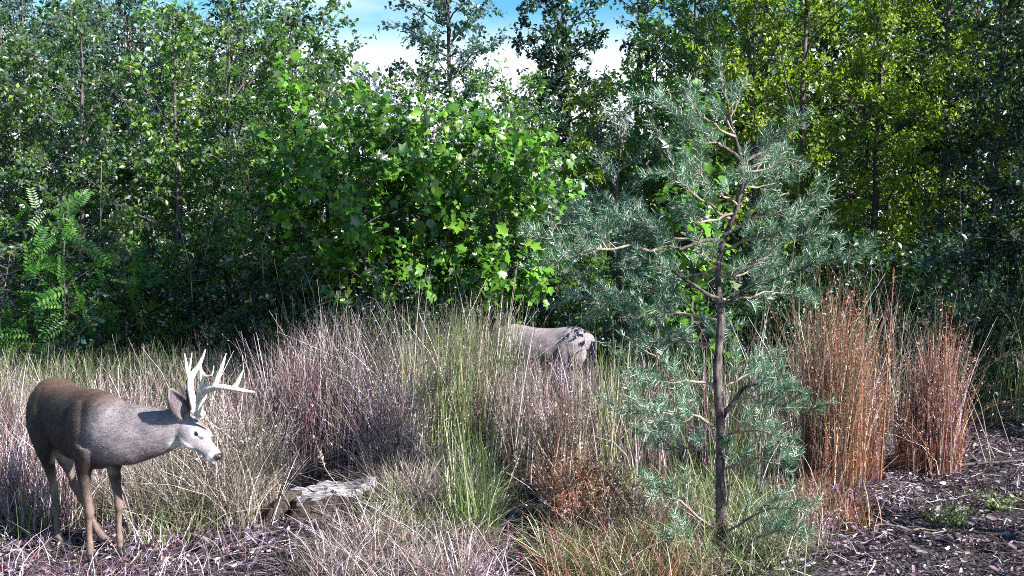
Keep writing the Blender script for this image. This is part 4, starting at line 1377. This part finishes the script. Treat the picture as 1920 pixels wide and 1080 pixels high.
    for sg in (1, -1):
        e = poll + hd * .36 * hl + hup * .022 + hlat * sg * .062
        de = np.linalg.norm(co - e, axis=1)
        mixc(white, (1 - smoothstep(de, .022, .036)) * .85)
    mixc(white, onhead * smoothstep(hs, .80, .86) * (1 - smoothstep(hs, .90, .94)) * .9)
    mixc(white, onhead * (1 - smoothstep(hu, -.062, -.045)) * smoothstep(hs, .1, .3) * .8)
    mixc(dark, onhead * smoothstep(hs, .93, .97) * smoothstep(hu, -.03, -.015))
    thr = poll + hd * .12 * hl - hup * .115
    mixc(white, (1 - smoothstep(np.linalg.norm(co - thr, axis=1), .03, .06)) * .9)
    for (b, d, le, wd, fc) in ear_info:
        r_ = co - b; sd_ = (r_ * d).sum(1) / le; fw = (r_ * fc).sum(1); ww_ = np.abs((r_ * wd).sum(1))
        one = smoothstep(sd_, .12, .25) * (1 - smoothstep(sd_, 1.1, 1.3)) * (1 - smoothstep(ww_, .055, .07)) * (1 - smoothstep(np.abs(fw), .05, .06))
        mixc(np.array([.05, .042, .045]), one)
        mixc(np.array([.16, .13, .14]), one * (((no * fc).sum(1)) > .35) * (1 - smoothstep(ww_, .024, .036)))
    # tail: brown above, white fringe
    tdst = np.linalg.norm(co - (tb + norm(td) * .14), axis=1)
    mixc(np.array([.17, .11, .08]) if buck else np.array([.22, .18, .19]), (1 - smoothstep(tdst, .08, .14)) * ((no * fwd).sum(1) < 0))
    me.vertices.foreach_set('co', co.astype(np.float32).ravel() - np.tile(o0, nv))
    a = me.color_attributes.new('coat', 'FLOAT_COLOR', 'POINT')
    a.data.foreach_set('color', np.concatenate([col, np.ones((nv, 1))], 1).astype(np.float32).ravel())
    me.update()
    link('body', me, root)
    # ---- short hair lying along the body
    if hair:
        idx = rng.integers(0, nv, hair)
        pt = co[idx] + rng.normal(size=(hair, 3)) * .003
        nn = no[idx]
        flow = np.tile(-fwd, (hair, 1)) + [0, 0, -.45]
        onh = (nd[idx] < .06)
        flow[onh] = norm(nc[1] - nc[-1]) + np.array([0, 0, -.3])
        hh_ = onhead[idx] > .5
        flow[hh_] = -hd
        low = (z[idx] < .52) & ~onh & ~hh_
        flow[low] = np.array([0, 0, -1.])
        flow = flow - (flow * nn).sum(1, keepdims=True) * nn
        d = norm(norm(flow) + nn * .16 + rng.normal(size=(hair, 3)) * .10)
        ln_ = rng.uniform(.010, .021, (hair, 1)) * np.where(hh_ | (z[idx] < .4), .5, 1)[:, None]
        sd_ = norm(np.cross(d, nn)) * .0006
        Vh = np.stack([pt - sd_, pt + sd_, pt + d * ln_], 1).reshape(-1, 3) - o0
        Fh = np.arange(hair)[:, None] * 3 + np.array([[0, 1, 2]])
        hm = nmesh('hair', Vh, Fh, M['coat'])
        ah = hm.color_attributes.new('coat', 'FLOAT_COLOR', 'POINT')
        hc = np.repeat(col[idx] * rng.uniform(.45, 1.4, (hair, 1)), 3, axis=0)
        ah.data.foreach_set('color', np.concatenate([hc, np.ones((len(hc), 1))], 1).astype(np.float32).ravel())
        tag(link('hair', hm, root), kind='stuff')
    # ---- eyes, nose
    for sg in (1, -1):
        ge = Geo()
        c = poll + hd * .36 * hl + hup * .020 + hlat * sg * .052
        ellipsoid(ge, c, [hd * .019, hlat * .016, hup * .015], 14)
        link('eye', ge.mesh('eye', M['eye'], True, o0), root)
    ge = Geo()
    ellipsoid(ge, poll + hd * 1.005 * hl + hup * .004, [hd * .016, hlat * .023, hup * .018], 14)
    link('nose', ge.mesh('nose', M['nose'], True, o0), root)
    # ---- cloven hooves
    for pts, rad in legs:
        f = np.array(pts[-1])
        dirf = norm(np.array([*(np.array(pts[-1]) - np.array(pts[-2]))[:2], 0]) + fwd * .06)
        sl = np.cross([0, 0, 1.], dirf)
        for sg in (1, -1):
            gh = Geo()
            b = f + sl * sg * .011
            loft(gh, [b + [0, 0, .035], b + dirf * .012 + [0, 0, .012], b + dirf * .022 + [0, 0, -.012]], [sl] * 3, [.010, .013, .010], [.016, .026, .030], 10)
            link('hoof', gh.mesh('hoof', M['hoof'], True, o0), root)
    return root, poll, hd, hup, hlat


def front_leg(hipish, sg, lat, fwd, foot, r=1.0, knee_fwd=.012):
    """From inside the shoulder to the hoof."""
    top = hipish + lat * sg * .085
    foot = np.array(foot, float)
    def at(zz, f=0.0):
        t = (top[2] - zz) / (top[2] - foot[2])
        b = top + (foot - top) * t
        return b + fwd * f
    zs = [.68, .58, .50, .42, .345, .30, .255, .17, .105, .075, .03]
    fs = [0, -.03, -.045, -.022, .002, knee_fwd, .004, 0, .004, .008, .018]
    rw = [.06, .050, .036, .027, .023, .026, .019, .0155, .020, .017, .017]
    rh = [.10, .080, .052, .036, .028, .031, .021, .0175, .023, .018, .022]
    return [at(z_, f_) + 0 for z_, f_ in zip(zs, fs)], [(a * r, b * r) for a, b in zip(rw, rh)]


def hind_leg(hipj, stifle, hock, fetlock, foot, r=1.0):
    pts = [hipj, (hipj + stifle) / 2, stifle, stifle * .5 + hock * .5, hock * .85 + stifle * .15, hock, hock * .75 + fetlock * .25, (hock + fetlock) / 2, fetlock, foot]
    rw = [.07, .078, .055, .032, .022, .024, .019, .0165, .021, .018]
    rh = [.13, .125, .085, .046, .034, .036, .024, .019, .024, .024]
    return pts, [(a * r, b * r) for a, b in zip(rw, rh)]


# ---- the antlered deer
HY, SY = 6.22, 5.78
hip = np.array([X(97, HY), HY]); sho = np.array([X(178, SY), SY])
f2 = norm(np.array([*(sho - hip), 0.])); l2 = np.array([-f2[1], f2[0], 0.])


def G3(px, Y, z=.012):
    x = X(px, Y)
    return np.array([x, Y, float(ground_z(x, Y)) + z])


hip3, sho3 = np.array([*hip, .78]), np.array([*sho, .70])
fr = front_leg(sho3, -1, l2, f2, G3(150, 5.69, .02))
fl = front_leg(sho3, 1, l2, f2, G3(207, 5.83, .02))


def Q(px, py, Y):
    return P(px, py, Y)


hr = hind_leg(hip3 - l2 * .085, Q(84, 838, 6.10), Q(101, 913, 6.17), Q(110, 1005, 6.09), G3(112, 6.06, .02))
hl_ = hind_leg(hip3 + l2 * .085, Q(118, 845, 6.22), Q(139, 908, 6.28), Q(188, 1002, 6.14), G3(200, 6.08, .02))
HDY = 5.60
poll = P(352, 795, HDY); nose = P(410, 857, HDY - .06)
hlat = norm(np.array([-.10, 1.0, .05]))           # the far side of the head (its left)
hx = norm(nose - poll); hlat = norm(hlat - hlat.dot(hx) * hx)
nlat = lambda t: norm(l2 * (1 - t) + np.array([0, 1., 0]) * t)
neck = [(hip3 * 0 + np.array([*(hip + (sho - hip) * .80), .76]), .10, .17, l2),
        (np.array([*(sho), .775]) + f2 * .03, .12, .185, nlat(.1)),
        (P(222, 813, 5.70), .115, .178, nlat(.45)),
        (P(262, 812, 5.665), .100, .158, nlat(.8)),
        (P(300, 808, 5.635), .086, .128, nlat(1)),
        (P(335, 801, 5.615), .072, .098, nlat(1)),
        (P(358, 800, 5.60), .055, .070, nlat(1))]
ears = [(P(316, 727, HDY - .13), np.array([.35, -.75, .1]), -1),
        (P(352, 712, HDY + .20), np.array([.55, -.6, .1]), 1)]
root, po_, hd_, hup_, hl2 = make_deer('deer', 'antlered brown deer standing in profile with its head turned to the straw tuft', hip, sho, [fr, fl, hr, hl_], neck,
                                      (poll, nose, hlat), ears, True, 90000, .93)
o0 = np.array(root.location)


def antler(beam, tines, r0):
    g = Geo()
    def seg(pts, ra, rb, power=1.0):
        pts = np.array(pts); k = len(pts); s0 = np.linspace(0, 1, k); kk = 22; s = np.linspace(0, 1, kk)
        c = np.stack([np.interp(s, s0, pts[:, i]) for i in range(3)], -1)
        for _ in range(3):
            c[1:-1] = (c[:-2] + 2 * c[1:-1] + c[2:]) / 4
        g.tubes(c, ra + (rb - ra) * s ** power, 12, .03)
    seg(beam, r0, .004, 2.6)
    for t, ra in tines:
        seg(t, ra, .002, 1.5)
    # burr at the base
    b = np.array(beam[0]); d = norm(np.array(beam[1]) - b)
    g.tubes(np.array([b - d * .022, b - d * .006, b + d * .004, b + d * .014]), np.array([.021, .022, .034, .022]), 14, .06)
    return link('antler', g.mesh('antler', M['antler'], True, o0), root)


Yn, Yf = HDY - .05, HDY + .06
# the near antler sweeps forward and towards the camera
antler([P(374, 776, Yn), P(373, 752, Yn - .03), P(377, 736, Yn - .07), P(396, 726, Yn - .12), P(425, 726, Yn - .17), P(452, 732, Yn - .18), P(478, 735, Yn - .16)],
       [([P(379, 734, Yn - .07), P(377, 705, Yn - .06), P(376, 672, Yn - .04)], .014),
        ([P(401, 726, Yn - .12), P(409, 705, Yn - .14), P(417, 685, Yn - .15), P(424, 662, Yn - .14)], .0175),
        ([P(437, 729, Yn - .17), P(446, 716, Yn - .18), P(457, 692, Yn - .18)], .015),
        ([P(374, 760, Yn - .02), P(384, 748, Yn + .01), P(388, 738, Yn + .02)], .008)], .021)
# the far antler rises straight and forks
antler([P(366, 774, Yf), P(361, 750, Yf + .04), P(356, 726, Yf + .09), P(357, 708, Yf + .12), P(368, 692, Yf + .14), P(378, 676, Yf + .13), P(385, 655, Yf + .11)],
       [([P(357, 712, Yf + .11), P(350, 690, Yf + .13), P(346, 662, Yf + .13)], .016),
        ([P(353, 698, Yf + .12), P(357, 682, Yf + .13), P(360, 661, Yf + .12)], .008),
        ([P(372, 690, Yf + .14), P(386, 706, Yf + .12), P(398, 703, Yf + .10), P(401, 686, Yf + .08)], .009)], .0195)

# ---- the second deer, half hidden
hip = np.array([X(1072, 9.62), 9.62]); sho = np.array([X(948, 9.86), 9.86])
f2 = norm(np.array([*(sho - hip), 0.])); l2 = np.array([-f2[1], f2[0], 0.])
hip3, sho3 = np.array([*hip, .78]), np.array([*sho, .70])


def gz3(v, z=.02):
    v = np.array(v, float); v[2] = float(ground_z(v[0], v[1])) + z
    return v


legs = [front_leg(sho3, -1, l2, f2, gz3(sho3 - l2 * .08 + f2 * .12)), front_leg(sho3, 1, l2, f2, gz3(sho3 + l2 * .08 - f2 * .02))]
for sg, off in ((-1, -.02), (1, -.14)):
    hj = hip3 + l2 * sg * .085
    st_ = hj + f2 * (.12 + off * .3) + [0, 0, -.20]; hk = hj - f2 * (.10 - off * .6) + [0, 0, -.43]; ft = hj + f2 * (off - .02) + [0, 0, -.68]
    legs.append(hind_leg(hj, st_, hk, ft, gz3(ft + f2 * .02)))
poll = sho3 + f2 * .56 + [0, 0, -.22]; nose = poll + f2 * .20 + [0, 0, -.25]
hlat = l2
neck = [(sho3 - f2 * .10 + [0, 0, .06], .10, .16, l2), (sho3 + f2 * .06 + [0, 0, .06], .11, .165, l2), (sho3 + f2 * .22 + [0, 0, .0], .085, .125, l2),
        (sho3 + f2 * .36 + [0, 0, -.08], .068, .10, l2), (sho3 + f2 * .48 + [0, 0, -.16], .056, .080, l2), (poll + f2 * .02, .05, .06, l2)]
ears = [(poll - l2 * .16 + [0, 0, .12] - f2 * .02, f2 - l2 * .6, -1), (poll + l2 * .16 + [0, 0, .12] - f2 * .02, f2 + l2 * .6, 1)]
doe = make_deer('deer', 'greyish deer feeding behind the tall grass with only its back and rump showing', hip, sho, legs, neck, (poll, nose, hlat), ears, False, 50000, 1.0)
doe[0].scale = (.94, .94, .94)
doe[0].location.x += .03
